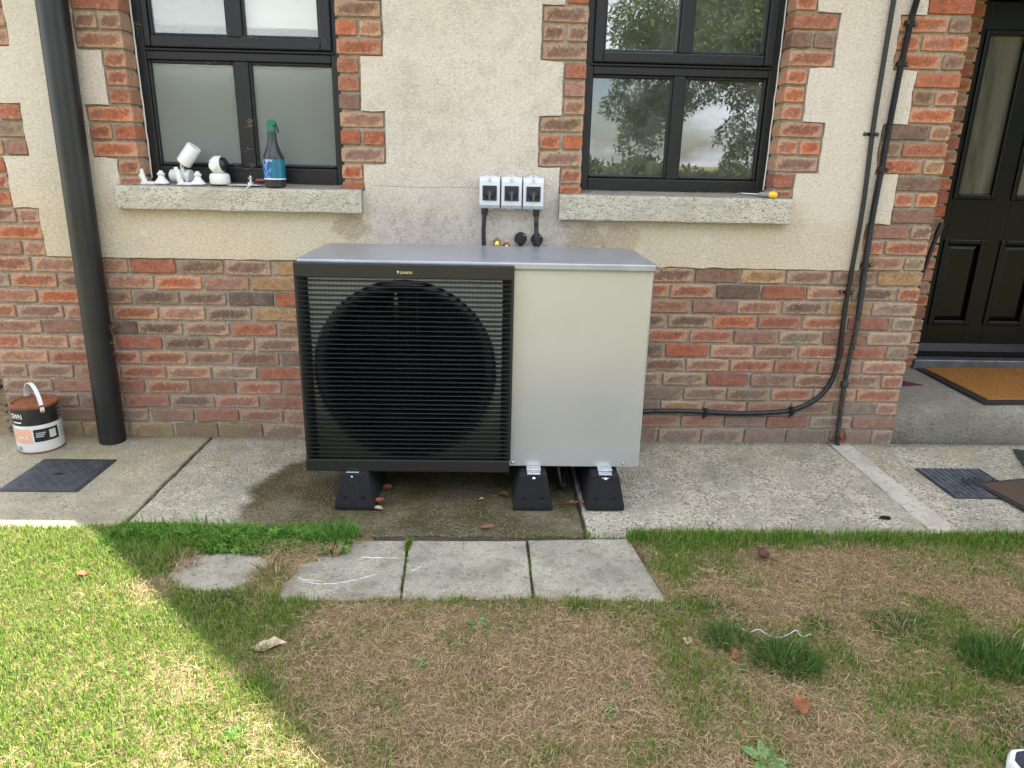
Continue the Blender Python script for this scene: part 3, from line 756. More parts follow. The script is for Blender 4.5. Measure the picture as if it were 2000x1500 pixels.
window(.406, 1.302, 1.246, (.453, .811, .887, 1.244, 1.324, 1.749), (.500, .820, .897, 1.215, 1.869), (.442, 1.270, 1.812), M_GLASS, 'black window with clear glass reflecting trees')

# rooms behind the windows, porch recess, roof: the parts of the house that shade and back the view
def room(x0, x1, y0, y1, z0, z1, name='room'):
    g = G().box(x0, x1, y0, y1, z0, z1); g.f = [f for i, f in enumerate(g.f) if i != 2]      # open at the front
    o = g.build(name, M_ROOM, house); return o
room(-2.2, -.2, .232, 2.6, .3, 2.40); room(-.1, 1.95, .232, 3.2, .3, 2.40)
G().box(-1.62, -.69, .178, .232, 1.20, 1.245).build('inner_sill', M_WHITE, house); G().box(.39, 1.31, .178, .40, 1.29, 1.315).build('inner_sill', M_WHITE, house)
G().box(-1.60, -.71, .150, .154, 1.925, 2.27).build('blind', M_STICKER, house)
# blind edge with its cord, at the right of the clear window
G().box(1.236, 1.30, .178, .184, 1.316, 2.25).build('blind', M_BLIND, house)
g = G().tube(spline([(1.246, .17, 2.2), (1.246, .17, 1.8), (1.246, .17, 1.5), (1.250, .17, 1.40), (1.262, .17, 1.375), (1.272, .17, 1.40), (1.270, .17, 1.7), (1.270, .17, 2.2)], 8), .0022, 5); g.build('blind_cord', M_WHITE, house)

# porch: side wall, back wall with the door, ceiling
G().box(XR-.30, XR-.012, .232, .755, -.1, ZT).build('porch_side_wall', M_MORTAR, house)
G().box(1.95, 2.612, .76, .95, -.1, ZT).build('porch_back_wall', M_MORTAR, house)
G().box(3.52, 5.2, .76, .95, -.1, ZT).build('porch_back_wall', M_RENDER, house)
G().box(2.612, 3.52, .80, .95, 2.32, ZT).build('porch_lintel', M_RENDER, house)
G().box(XR, 4.2, .02, .95, ZT, ZT+.05).build('porch_ceiling', M_RENDER, house)
G().box(4.2, 5.4, 0, .30, -.1, ZT).build('porch_pier', M_RENDER, house)
# door
dr = bpy.data.objects.new('door', None); COL.objects.link(dr); dr.parent = house; dr.location = (2.62, .80, .21); dl = lambda g: g.xf(Matrix.Translation((-2.62, -.80, -.21)))
g = G().box(2.614, 2.642, .785, .86, .21, 2.32).box(3.49, 3.52, .785, .86, .21, 2.32).box(2.642, 3.49, .785, .86, 2.26, 2.32); dl(g).build('frame', M_DOOR, dr, bevel=.004)
g = G(); P = [(2.70, 2.93), (3.045, 3.275)]
y0, y1 = .815, .86
g.box(2.645, P[0][0], y0, y1, .29, 2.255).box(P[0][1], P[1][0], y0, y1, .29, 2.255).box(P[1][1], 3.487, y0, y1, .29, 2.255)
for a, b in P: g.box(a, b, y0, y1, .29, .475).box(a, b, y0, y1, .972, 1.225).box(a, b, y0, y1, 2.105, 2.255)
dl(g).build('leaf', M_DOOR, dr, bevel=.003)
for a, b in P:
    g = frame_ring(a-.012, b+.012, 1.213, 2.117, .030, .803, .83); dl(g).build('glazing_moulding', M_DOOR, dr, bevel=.007)
    g = G(); g.v = [(a, .832, 1.22), (b, .832, 1.22), (b, .832, 2.11), (a, .832, 2.11)]; g.f = [(0, 1, 2, 3)]; dl(g).build('pane', M_DGLASS, dr)
    g = frame_ring(a-.012, b+.012, .463, .984, .030, .803, .83); dl(g).build('panel_moulding', M_DOOR, dr, bevel=.007)
    g = G(); c = .045; q = [(a, .475), (b, .475), (b, .972), (a, .972)]; r = [(a+c, .475+c), (b-c, .475+c), (b-c, .972-c), (a+c, .972-c)]
    g.v = [(x, .838, z) for x, z in q]+[(x, .818, z) for x, z in r]; g.f = [(4, 5, 6, 7)]+[(i, (i+1) % 4, 4+(i+1) % 4, 4+i) for i in range(4)]
    dl(g).build('raised_panel', M_DOOR, dr)
g = G(); g.v = [(2.645, .815, .345), (3.487, .815, .345), (3.487, .792, .30), (2.645, .792, .30), (2.645, .815, .272), (3.487, .815, .272), (3.487, .792, .272), (2.645, .792, .272)]
g.f = [(0, 1, 2, 3), (3, 2, 6, 7), (0, 3, 7, 4), (1, 5, 6, 2), (4, 7, 6, 5)]; dl(g).build('weather_bar', M_DOOR, dr)
G().box(2.60, 3.53, .72, .86, .19, .262).build('threshold', simple('threshold_metal', (.16, .17, .18), .4, .6, .5, .2, 20), house, bevel=.006)
room(2.64, 3.5, .90, 2.6, .2, 2.4, 'hallway')
# a dark hanging thing in the hall, behind the door glass
G().lathe([(.02, 0), (.045, .06), (.05, .2), (.03, .27), (.012, .30)], (2.83, .95, 1.33), seg=12).build('hanging_thing', M_INK, house, smooth=40)

# eaves, roof and gable (above the picture, they shade the wall and the lawn)
fa = G().box(-3.1, .1, -.20, -.17, ZT-.06, ZT+.12); fa.build('fascia', M_BLACK, house)
G().box(-3.1, .1, -.17, .02, ZT-.02, ZT).build('soffit', M_STICKER, house)
g = G().tube([(-3.1, -.235, ZT+.06), (.1, -.235, ZT+.06)], .055, 12); g.build('gutter', M_PIPE, house)
t40 = math.tan(R(38))
g = G(); g.v = [(-3.2, -.25, ZT+.06), (4.6, -.25, ZT+.06), (4.6, 4.2, ZT+.06+4.45*t40), (-3.2, 4.2, ZT+.06+4.45*t40), (-3.2, -.25, ZT+.15), (4.6, -.25, ZT+.15), (4.6, 4.2, ZT+.15+4.45*t40), (-3.2, 4.2, ZT+.15+4.45*t40)]
g.f = [(0, 3, 2, 1), (4, 5, 6, 7), (0, 1, 5, 4), (1, 2, 6, 5), (2, 3, 7, 6), (3, 0, 4, 7)]; g.build('roof', M_ROOF, house)
# unseen tall gable to the right, shaped so its left verge draws the slanted edge of the shade on the lawn
AX, AZ = 6.40, 10.34; GX0 = AX-(AZ-ZT)/1.2; GX1 = 2*AX-GX0
g = G().prism([(GX0+.15, ZT), (GX1-.15, ZT), (AX, AZ-.2)], 0.0, .22); g.build('gable_wall', M_RENDER, house)
for sgn, gx in ((1, GX0), (-1, GX1)):
    g = G(); p = [(gx, ZT), (AX, AZ), (AX, AZ+.14), (gx-sgn*.10, ZT+.02)]
    g.prism(p, -.20, 6.0); g.build('gable_roof', M_ROOF, house)
G().box(XL+.02, 5.3, 5.9, 6.0, 0, 4.5).build('rear_wall', M_RENDER, house); G().box(XL+.02, XL+.2, .24, 5.9, 0, ZT).build('side_wall', M_MORTAR, house)
G().box(5.2, 12.6, 0, .22, 0, ZT).build('right_wall', M_RENDER, house)

# step in front of the door
g = G(); n = 24; rr = random.Random(5); prof = [(.03, -.02), (.012, .05), (.010, .15), (.022, .182), (.05, .192), (.80, .200), (.80, -.02)]
k = len(prof)
for i in range(n+1):
    x = XR-.002+(4.2-XR)*i/n
    for j, (y, z) in enumerate(prof): g.v.append((x, y+(rr.uniform(-.004, .004) if j < 4 else 0), z+(rr.uniform(-.003, .003) if 0 < j < 5 else 0)))
for i in range(n):
    for j in range(k): g.f.append((i*k+j, i*k+(j+1) % k, (i+1)*k+(j+1) % k, (i+1)*k+j))
g.f.append(tuple(range(k))); g.f.append(tuple(n*k+j for j in range(k))[::-1])
st = g.build('door_step', M_STEP, smooth=40); tag(st, 'rough grey concrete step in front of the black door', 'step')

# ================================================================== HEAT PUMP
HX, HY = -.06, -.70
hp = thing('heat_pump', 'silver and black air source heat pump with a fan grille standing before the brick plinth', 'heat pump', (HX, HY, 0.150))
hl = lambda g: g.xf(Matrix.Translation((-HX, -HY, -.150)))
# casing: plan outline with rounded front right corner
def arc(cx, cy, r, a0, a1, n=6): return [(cx+r*math.cos(R(a0+(a1-a0)*i/n)), cy+r*math.sin(R(a0+(a1-a0)*i/n))) for i in range(n+1)]
plan = [(-.742, -.635)] + [(.086, -.635), (.086, -.70)] + arc(.606, -.682, .018, -90, 0) + arc(.594, -.24, .03, 0, 90) + [(-.742, -.21)]
pr = [(.062, -.70)] + arc(.606, -.682, .018, -90, 0) + arc(.594, -.24, .03, 0, 90) + [(.062, -.21)]
g = G().slab(pr, .166, .978); hl(g).build('casing', M_SILVER, hp, smooth=40)
g = G().slab([(-.742, -.66), (-.728, -.66), (-.728, -.226), (.0615, -.226), (.0615, -.21), (-.742, -.21)], .166, .976); hl(g).build('casing', M_SILVER, hp)
lid = arc(.606, -.692, .024, -90, 0) + arc(.576, -.236, .05, 0, 90) + arc(-.70, -.226, .04, 90, 180) + arc(-.722, -.692, .022, 180, 270)
g = G().slab(lid, .983, 1.011); hl(g).build('lid', M_LID, hp, bevel=.006, seg=3)
g = G().slab([(x*.996, y+.002) for x, y in plan], .976, .984); hl(g).build('seam', M_INNER, hp)
for (x, z) in ((.094, .180), (.555, .181)):
    g = G().lathe([(.0065, 0), (.0062, -.003), (.003, -.0045)], (x, -.700, z), 'y', 10); hl(g).build('screw', M_ZINC, hp, smooth=40)
g = G().box(-.72, .60, -.66, -.25, .156, .168); hl(g).build('base_pan', M_DARK, hp)
# fan opening: light plate with a round hole, bell mouth, fan, coil
FC, FZ, FR = -.343, .572, .352
g = G(); n = 72
for i in range(n):
    a = 2*PI*i/n; c, s = math.cos(a), math.sin(a); g.v.append((FC+FR*c, -.6845, FZ+FR*s))
    k = min((.04-FC)/c if c > 1e-6 else ((-.722-FC)/c if c < -1e-6 else 9), (.955-FZ)/s if s > 1e-6 else ((.185-FZ)/s if s < -1e-6 else 9)); g.v.append((FC+max(k, FR+.001)*c, -.6845, FZ+max(k, FR+.001)*s))
for i in range(n):
    j = (i+1) % n; g.f.append((2*i, 2*i+1, 2*j+1, 2*j))
hl(g).build('fan_plate', M_INNER, hp)
g = G().lathe([(FR+.010, -.686), (FR+.004, -.693), (FR-.012, -.695), (.322, -.690), (.308, -.672), (.301, -.63), (.300, -.45)], (FC, 0, FZ), 'y', 64, cap=False); hl(g).build('bell_mouth', M_BELL, hp, smooth=60)
g = G().box(-.727, .061, -.40, -.30, .17, .97); hl(g).build('coil', M_DARK, hp)
fan = bpy.data.objects.new('fan', None); COL.objects.link(fan); fan.parent = hp; fan.location = (FC-HX, .12, FZ-.150)
G().lathe([(.0, -.055), (.05, -.05), (.072, -.03), (.075, .04), (.0, .04)], (0, 0, 0), 'y', 28, cap=False).build('hub', M_FAN, fan, smooth=40)
def blade(a0):
    g = G(); nr, na = 6, 8
    for i in range(nr+1):
        r = .065+(.288-.065)*i/nr
        for j in range(na+1):
            u = j/na; a = a0+R(12*i/nr)+R(78)*(u-.5)*(1.0-.15*i/nr); g.v.append((r*math.cos(a), -.03+.10*u-.02*math.sin(PI*u), r*math.sin(a)))
    for i in range(nr):
        for j in range(na):
            b = i*(na+1)+j; g.f.append((b, b+1, b+na+2, b+na+1))
    return g
for k in range(3): blade(R(20+120*k)).build('blade', M_FAN, fan, smooth=60)
g = G()
for i in range(44): x = -.713+.0168*i; g.box(x-.0004, x+.0004, -.6905, -.6897, .20, .945)
hl(g).build('guard_wires', M_WIRE, hp, kind='stuff')
for (x, za, zb) in ((-.384, .812, .905),):
    g = G().box(x-.006, x+.007, -.62, -.61, za, zb); hl(g).build('motor_cable', simple('cream_cable', (.55, .54, .40), .5), hp, bevel=.002)
for x in (-.375, -.333, -.291):
    g = G().box(x-.0009, x+.0009, -.6910, -.6890, .20, .945); hl(g).build('grille_rib', M_FIN, hp)
# grille frame: bands above and below, bevelled cheeks at the sides
GL, GR, GF = -.749, .083, -.734
g = G().slab([(GL, GF)] + arc(GR-.006, GF+.006, .006, -90, 0, 3) + [(GR, -.64), (GL, -.64)], .945, 1.0); hl(g).build('grille_top', M_GRILLE, hp, bevel=.004)
g = G().slab([(GL-.004, GF)] + arc(GR-.010, GF+.006, .006, -90, 0, 3) + [(GR-.004, -.64), (GL-.004, -.64)], .148, .201); hl(g).build('grille_bottom', M_GRILLE, hp, bevel=.004)
for sgn, x in ((1, GL), (-1, GR)):
    p = [(x, GF+.001), (x+sgn*.008, GF+.001), (x+sgn*.040, -.692), (x+sgn*.040, -.64), (x, -.64)]
    g = G().slab(p, .2015, .9445); hl(g).build('grille_cheek', M_GRILLE, hp, bevel=.002)
fin = None; NF = 39
for i in range(NF):
    z = .2155+(.931-.2155)*i/(NF-1)
    if fin is None:
        g = G(); P = [(GF-.0002, -.0010), (GF-.0010, -.0003), (GF-.0008, .0005), (GF+.0002, .0011), (GF+.0014, .0013), (GF+.042, .0007), (GF+.042, -.0007)]
        x0, x1 = GL+.003, GR-.010
        g.v = [(x0, y, z_) for y, z_ in P]+[(x1, y, z_) for y, z_ in P]; k = len(P)
        g.f = [tuple(range(k)), tuple(range(2*k-1, k-1, -1))]+[(j, k+j, k+(j+1) % k, (j+1) % k) for j in range(k)]
        g.xf(Matrix.Translation((-HX, -HY, 0))); fin = g.build('fin', M_FIN, hp); fin.location = (0, 0, z-.150)
    else:
        o = fin.copy(); COL.objects.link(o); o.location = (0, 0, z-.150)
# maker's name on the top band
g = G(); bx, bz, s = -.3565, .9690, .0052
g.prism([(bx-s, bz+s), (bx+s*1.0, bz+s), (bx+.1*s, bz-s), (bx-.25*s, bz-s), (bx+.0*s, bz+.3*s), (bx-.6*s, bz+.35*s)], GF-.0012, GF+.001); hl(g).build('logo_mark', M_GOLD, hp)
text('logo_text', 'DAIKIN', .0135, M_GOLD, hp, Matrix.Translation((-.3265-HX, GF-.0008-HY, .9678-.150)) @ FACE, extrude=.0006, shear=.25, width=.046)
# zinc clamps over the rubber feet
for (x, z) in ((-.562, .150), (.180, .166), (.476, .166)):
    br = bpy.data.objects.new('clamp', None); COL.objects.link(br); br.parent = hp; br.location = (x-HX, -.752-HY, 0)
    if x > 0: G().box(-.030, .030, .012, .05, .002, .018).build('foot_plate', M_ZINC, br, bevel=.003)
    G().box(-.027, .027, 0, .012, -.010, .004).build('channel', M_ZINC, br, bevel=.002)
    G().box(-.017, .017, -.006, .0, -.026, -.009).build('cleat', M_ZINC, br, bevel=.002)
    G().lathe([(.007, 0), (.007, -.005), (.003, -.008)], (0, -.006, -.013), 'y', 6).build('bolt', M_ZINC, br)

# rubber feet
def foot(loc, label, first=None):
    if first: o = copy_tree(first, loc=loc); o['label'] = label; return o
    t = thing('rubber_foot', label, 'rubber foot', loc, 'rubber feet under the heat pump')
    g = G(); w0, w1, h, d = .081, .056, .148, .62
    rr = random.Random(2)
    lv = [(0, w0, 0), (.018, w0, 0), (h-.006, w1, .030), (h, w1-.006, .036)]; S = []
    for (z, w, f) in lv: S.append([(-w, f, z), (w, f, z), (w, d-f, z), (-w, d-f, z)])
    for s in S: g.v += s
    for i in range(3):
        for j in range(4): g.f.append((i*4+j, i*4+(j+1) % 4, (i+1)*4+(j+1) % 4, (i+1)*4+j))
    g.f += [(3, 2, 1, 0), (12, 13, 14, 15)]
    g.build('block', M_RUBBER, t, bevel=.006, seg=2)
    for x in (-.037, .036):
        G().lathe([(.0065, -.004), (.0065, .004)], (x, .010, .052), 'y', 12).build('bolt_hole_shade', M_DARK, t)  # black disc stands in for the shade inside a hole
    return t
f1 = foot((-.553, -.793, .004), 'black rubber foot under the left, fan end of the heat pump')
foot((.178, -.787, .004), 'black rubber foot under the middle of the heat pump, left of the two close together', f1)
foot((.477, -.786, .004), 'black rubber foot under the right end of the heat pump', f1)

# ================================================================== ON THE WALL
def switch(x, z, label, word, first=None):
    if first:
        t = copy_tree(first, loc=(x, -.008, z)); t['label'] = label
        for ch in list(t.children):
            if ch.name.startswith('sticker'):
                for q in list(ch.children): bpy.data.objects.remove(q)
                text('sticker_text', word, .0085, M_INK, ch, Matrix.Translation((0, -.0604, .0525)) @ FACE, width=.019)
        return t
    t = thing('isolator_switch', label, 'switch', (x, -.008, z), 'isolator switches above the heat pump')
    G().box(-.0465, .0465, -.030, 0, -.070, .070).build('back_box', M_SWITCH, t, bevel=.004)
    g = G(); P = [(-.070, -.031), (-.070, -.046), (-.054, -.058), (.050, -.058), (.066, -.046), (.070, -.040), (.070, -.031)]
    g.v = [(-.0465, y, z_) for z_, y in P]+[(.0465, y, z_) for z_, y in P]; k = len(P)
    g.f = [tuple(range(k)), tuple(range(2*k-1, k-1, -1))]+[(j, k+j, k+(j+1) % k, (j+1) % k) for j in range(k)]
    g.build('cover', M_SWITCH, t, bevel=.003)
    for s in (1, -1):
        g = G().prism([(-.032, s*.068), (.032, s*.068), (.010, s*.080), (-.010, s*.080)], -.018, -.004); g.build('fixing_lug', M_SWITCH, t, bevel=.002)
        G().lathe([(.0035, 0), (.003, -.003)], (0, -.018, s*.0745), 'y', 8).build('lug_screw', M_BRASS, t)
        G().lathe([(.003, .002), (.003, -.0012)], (0, -.052 if s > 0 else -.0515, s*.0605), 'y', 8).build('cover_screw', M_INK, t)
    G().box(-.0325, .0325, -.0635, -.057, -.034, .032).build('knob_plate', M_KNOB, t, bevel=.002)
    kb = G().lathe([(.027, -.0635), (.027, -.0675), (.024, -.0685), (.021, -.0655), (.020, -.0655), (.0195, -.072), (.017, -.074)], (0, 0, -.001), 'y', 28).build('knob', M_KNOB, t, smooth=35)
    G().box(-.0052, .0052, -.086, -.0735, -.032, .007).build('pointer', simple('pointer_grey', (.075, .075, .08), .4), kb, bevel=.002)
    s = G().box(-.0125, .0125, -.0592, -.0575, .0475, .0575).build('sticker', M_STICKER, t)
    text('sticker_text', word, .0085, M_INK, s, Matrix.Translation((0, -.0604, .0525)) @ FACE, width=.019)
    return t
s1 = switch(-.0182, 1.2355, 'grey isolator switch with black knob, leftmost of the row, with a conduit below', 'Heat Pump')
switch(.0820, 1.2352, 'grey isolator switch with black knob in the middle of the row, without a conduit', 'Backup', s1)
switch(.1815, 1.2342, 'grey isolator switch with black knob, nearest the clear window, with a conduit below', 'Pump', s1)
def drop(x, z, path, label):
    t = thing('conduit', label, 'conduit', (x, 0, z), 'corrugated conduits from the switches to the heat pump')
    g = G().lathe([(.0155, 0), (.0155, -.022), (.013, -.030), (.0125, -.036)], (0, -.036, 0), 'z', 16); g.build('gland', M_BPLAST, t, smooth=30)
    corr(spline([(px-x, py, pz-z) for px, py, pz in path], 10), .0112, .0062, .17, 12).build('sleeve', M_CORR, t, smooth=60)
drop(-.041, 1.165, [(-.041, -.044, 1.135), (-.045, -.044, 1.07), (-.043, -.045, 1.0), (-.040, -.05, .93), (-.038, -.09, .86)], 'black corrugated conduit dropping from the leftmost switch')
drop(.199, 1.164, [(.199, -.044, 1.134), (.201, -.05, 1.08), (.205, -.058, 1.02), (.212, -.062, .95), (.214, -.09, .86)], 'black corrugated conduit dropping from the right switch across a round cap')
def cap(x, z, label):
    t = thing('round_cap', label, 'cap', (x, -.006, z), 'round black outlet caps on the wall')
    G().lathe([(.029, 0), (.029, -.016), (.027, -.020)], (0, 0, 0), 'y', 32).build('disc', M_BPLAST, t, smooth=35)
    G().box(-.010, .010, -.018, 0, -.10, -.022).build('spout', M_BPLAST, t, bevel=.003)
    for s in (1, -1): G().lathe([(.0032, -.019), (.0030, -.022)], (.0165*s, 0, .016*s), 'y', 8).build('screw', M_BRASS, t)
cap(.1300, 1.028, 'round black wall cap with two screws, fully visible')
cap(.2065, 1.024, 'round black wall cap partly hidden behind a corrugated conduit')
def elbow(x, z, label):
    t = thing('brass_elbow', label, 'pipe fitting', (x, -.004, z), 'brass elbows behind the heat pump')
    G().lathe([(.018, 0), (.018, -.008), (.015, -.012)], (0, 0, .004), 'y', 6).build('nut', M_BRASS, t)
    G().tube(spline([(0, -.010, .004), (0, -.026, .003), (0, -.034, -.006), (0, -.036, -.022), (0, -.036, -.10)], 5), .0135, 14).build('bend', M_BRASS, t, smooth=50)
    G().lathe([(.0165, -.026), (.0165, -.018)], (0, -.036, 0), 'z', 14).build('collar', M_BRASS, t)
elbow(.0185, 1.008, 'brass pipe elbow left of its pair, behind the heat pump lid'); elbow(.0640, .990, 'brass pipe elbow right of its pair, lower behind the heat pump lid')

# cables at the right of the wall
def clip(parent, x, y, z, two, rot=0):
    g = G()
    if two: g.prism([(-.028, -.006), (.028, -.006), (.028, .006), (-.028, .006)], -.006, 0).lathe([(.009, 0), (.009, -.006)], (-.028, 0, 0), 'y', 12).lathe([(.009, 0), (.009, -.006)], (.028, 0, 0), 'y', 12).box(-.0135, .0135, -.030, 0, -.007, .007)
    else: g.box(-.017, .017, -.034, 0, -.010, .010).box(.015, .038, -.008, 0, -.007, .007).lathe([(.0085, 0), (.0085, -.008)], (.036, 0, 0), 'y', 12)
    g.xf(Matrix.Translation((x, y, z)) @ Matrix.Rotation(rot, 4, 'Y')); o = g.build('clip', M_BPLAST, parent, bevel=.0015)
    for s in ((-1, 1) if two else (1,)):
        q = Matrix.Rotation(rot, 4, 'Y') @ Vector((.028*s if two else .036, 0, 0))
        G().lathe([(.003, -.0062), (.0028, -.009)], (x+q.x, y, z+q.z), 'y', 8).build('screw', M_ZINC, o)
c1 = thing('cable', 'smooth black cable clipped up the wall, turning into a curved sleeve towards the heat pump', 'cable', (0, 0, 0))
G().tube(spline([(1.728, -.020, 2.46), (1.724, -.020, 2.08), (1.724, -.020, 1.75), (1.727, -.020, 1.527), (1.739, -.020, 1.214), (1.737, -.018, .913), (1.736, -.016, .70)], 6), .0105, 12).build('cord', M_PIPE, c1, smooth=60)
corr(spline([(1.736, -.016, .715), (1.742, -.016, .56), (1.745, -.016, .46), (1.732, -.016, .355), (1.690, -.016, .274), (1.63, -.016, .222), (1.545, -.016, .184), (1.424, -.016, .168), (1.25, -.018, .163), (1.10, -.020, .170), (.946, -.022, .174), (.80, -.03, .173), (.70, -.08, .178), (.60, -.22, .20)], 14), .0128, .005, .12, 12).build('sleeve', M_CORR, c1, smooth=60)
clip(c1, 1.727, -.004, 1.527, True); clip(c1, 1.736, -.002, .798, True)
for (x, z, a) in ((1.099, .170, 90), (1.545, .184, 80)): clip(c1, x, -.002, z, False, R(a))
c2 = thing('cable', 'black corrugated conduit clipped beside the door quoins and running into the ground', 'cable', (0, 0, 0))
P2 = [(1.835, -.026, 2.46), (1.828, -.026, 2.15), (1.812, -.026, 2.0), (1.802, -.026, 1.823), (1.797, -.026, 1.66), (1.794, -.024, 1.376), (1.790, -.024, 1.144), (1.795, -.024, .932), (1.804, -.024, .70)]
corr(spline(P2, 10), .0148, .0062, .16, 12).build('sleeve', M_CORR, c2, smooth=60)
corr(spline([(1.804, -.024, .705), (1.803, -.024, .58), (1.798, -.024, .49), (1.793, -.024, .33), (1.799, -.024, .16), (1.803, -.028, .03), (1.806, -.05, -.03)], 10), .0135, .0062, .18, 12).build('muddy_sleeve', M_MUDDY, c2, smooth=60)
for (x, z) in ((1.809, 1.988), (1.803, 1.823), (1.797, 1.374), (1.797, .930)): clip(c2, x, -.003, z, False, R(rnd.uniform(-4, 4)))
G().lathe([(.019, -.012), (.020, 0), (.019, .012)], (1.793, -.024, .330), 'z', 14).build('band', M_MUDDY, c2)
# drain sleeve hooking down behind the middle rubber foot
hk = corr(spline([(.285, -.60, .17), (.295, -.62, .11), (.305, -.63, .06), (.318, -.62, .035), (.326, -.58, .05), (.32, -.45, .12)], 12), .0125, .006, .16, 10).build('drain_hose', M_CORR, smooth=60)
tag(hk, 'short black corrugated hose hanging down under the heat pump between the two right feet', 'hose')

# downpipe
dp = thing('downpipe', 'thick black plastic downpipe running down the wall left of the frosted window', 'downpipe', (-1.885, -.078, 0))
G().tube([(0, 0, .002), (.010, 0, .5), (.019, 0, 1.0), (.029, 0, 1.5), (.047, 0, 2.36)], .0605, 28).build('pipe', M_PIPE, dp, smooth=60)
G().tube(spline([(.047, 0, 2.34), (.05, -.02, 2.42), (.06, -.15, 2.50)], 5), .058, 20).build('bend', M_PIPE, dp, smooth=60)
g = G(); rr = random.Random(4)
for i in range(26):
    z = rr.choice([.62, .60, .55, .45, .30, .2, .05])+rr.uniform(-.05, .05); y = rr.uniform(.02, .07); a = rr.uniform(0, 6)
    p = Vector((.057+rr.uniform(0, .012), y-.03, z)); d = Vector((math.cos(a), 0, math.sin(a)))*rr.uniform(.008, .018)
    g.tube([p-d, p+Vector((.004, -.004, 0)), p+d], [.001, .003, .001], 4, flat=.5)
g.build('dead_leaf_litter', M_LEAF1, dp, kind='stuff')

# ================================================================== ON THE SILLS
SZ = 1.238
# spray bottle
b = thing('spray_bottle', 'black spray bottle with a blue label and green trigger head on the left sill', 'spray bottle', (-1.005, .005, SZ-.001))
G().lathe([(.040, 0), (.0455, .006), (.0455, .022), (.0475, .026), (.0475, .128), (.045, .138), (.036, .158), (.026, .182), (.0205, .205), (.0195, .240)], seg=32).build('bottle', M_BOTTLE, b, smooth=35)
G().lathe([(.0482, .034), (.0482, .124)], seg=40, cap=False).build('label', M_LABEL, b, smooth=40)
text('label_text', 'NOTEK', .013, M_STICKER, b, None, bend=(.0488, R(-12), .1165, 0), width=.034)
G().lathe([(.0486, .036), (.0486, .040)], seg=40, cap=False).build('label_band', M_STICKER, b)
G().lathe([(.0165, .238), (.0175, .242), (.0175, .256), (.015, .262)], seg=18).build('collar', M_GREEN, b, smooth=40)
g = G().prism([(-.017, .256), (-.020, .274), (-.016, .290), (-.004, .297), (.014, .293), (.024, .284), (.022, .272), (.010, .262), (.008, .256)], -.013, .013); g.build('head', M_GREEN, b, bevel=.004)
g = G().prism([(.014, .276), (.024, .276), (.030, .256), (.034, .238), (.028, .236), (.022, .252)], -.006, .006); g.build('trigger', M_BOTTLE, b, bevel=.002)
# pan-tilt camera
d = thing('dome_camera', 'white round indoor camera with a black lens standing upright on a white base', 'camera', (-1.266, .030, SZ+.007))
G().lathe([(.043, 0), (.0455, .004), (.0455, .034), (.041, .046), (.030, .049)], seg=32).build('base', M_WHITE, d, smooth=35)
hd = G().lathe([(.0, -.043), (.018, -.039), (.032, -.028), (.0415, -.011), (.0425, .004), (.038, .020), (.028, .0325), (.014, .041), (.0, .0425)], seg=28, cap=False).xf(Matrix.Translation((0, 0, .083))).build('head', M_WHITE, d, smooth=60)
Mx = Matrix.Translation((0, 0, .083)) @ Matrix.Rotation(R(-14), 4, 'Z') @ Matrix.Rotation(R(80), 4, 'Y')
G().lathe([(.0345, .027), (.031, .033), (.024, .0385), (.012, .0435), (.0, .045)], seg=24, cap=False).xf(Mx).build('face', M_BPLAST, hd, smooth=60)
G().lathe([(.0, 0), (.017, .001), (.017, .005), (.0, .006)], (0, 0, 0), 'y', 20, cap=False).xf(Matrix.Translation((-.012, -.045, .080))).build('pivot', M_WHITE, d, smooth=40)
# bullet camera held up on its bracket
def bracket(loc, label, second=None):
    if second: t = copy_tree(second, loc=loc); t['label'] = label; return t
    t = thing('camera_bracket', label, 'bracket', loc, 'white camera brackets on the left sill')
    G().prism([(-.060, 0), (.058, 0), (.055, .008), (.02, .012), (-.03, .014), (-.056, .010)], -.016, .016).build('foot_bar', M_WHITE, t, bevel=.003)
    g = G().tube([(-.042, 0, .004), (-.050, 0, .030), (-.058, 0, .066)], .0140, 16).tube([(-.058, 0, .064), (-.061, 0, .079)], .0090, 12); g.build('arm', M_WHITE, t, smooth=40)
    G().lathe([(.034, .006), (.026, .018), (.017, .028), (.013, .038), (.016, .042), (.018, .048), (.013, .053), (.009, .055), (.009, .062), (.006, .063)], (.035, 0, 0), seg=20).build('cone_base', M_WHITE, t, smooth=40)
    return t
bk = bracket((-1.560, .012, SZ), 'white camera bracket at the far left end of the sill')
bracket((-1.392, .006, SZ), 'white camera bracket below the tilted white cylinder', bk)
bc = thing('bullet_camera', 'white cylindrical camera body tilted up above a bracket on the left sill', 'camera', (-1.402, .045, SZ+.132))
Mb = Matrix.Rotation(R(38), 4, 'Y')
G().lathe([(.030, -.048), (.0335, -.044), (.0335, .042), (.031, .048)], seg=28).xf(Mb).build('body', M_WHITE, bc, smooth=35)
G().lathe([(.010, -.064), (.012, -.056), (.013, -.047)], seg=14).xf(Mb).build('ball_joint', M_ZINC, bc, smooth=40)
G().tube([(-.038, 0, -.050), (-.034, 0, -.075), (-.02, .0, -.118)], .008, 10).build('stalk', M_WHITE, bc, smooth=40)
lc = thing('bullet_camera', 'white cylindrical camera body lying on its side behind the brackets', 'camera', (-1.458, .075, SZ+.038))
G().lathe([(.026, -.050), (.0305, -.046), (.0305, .046), (.028, .052)], seg=28).xf(Matrix.Rotation(R(90), 4, 'Y') @ Matrix.Rotation(R(12), 4, 'X')).build('body', M_WHITE, lc, smooth=35)
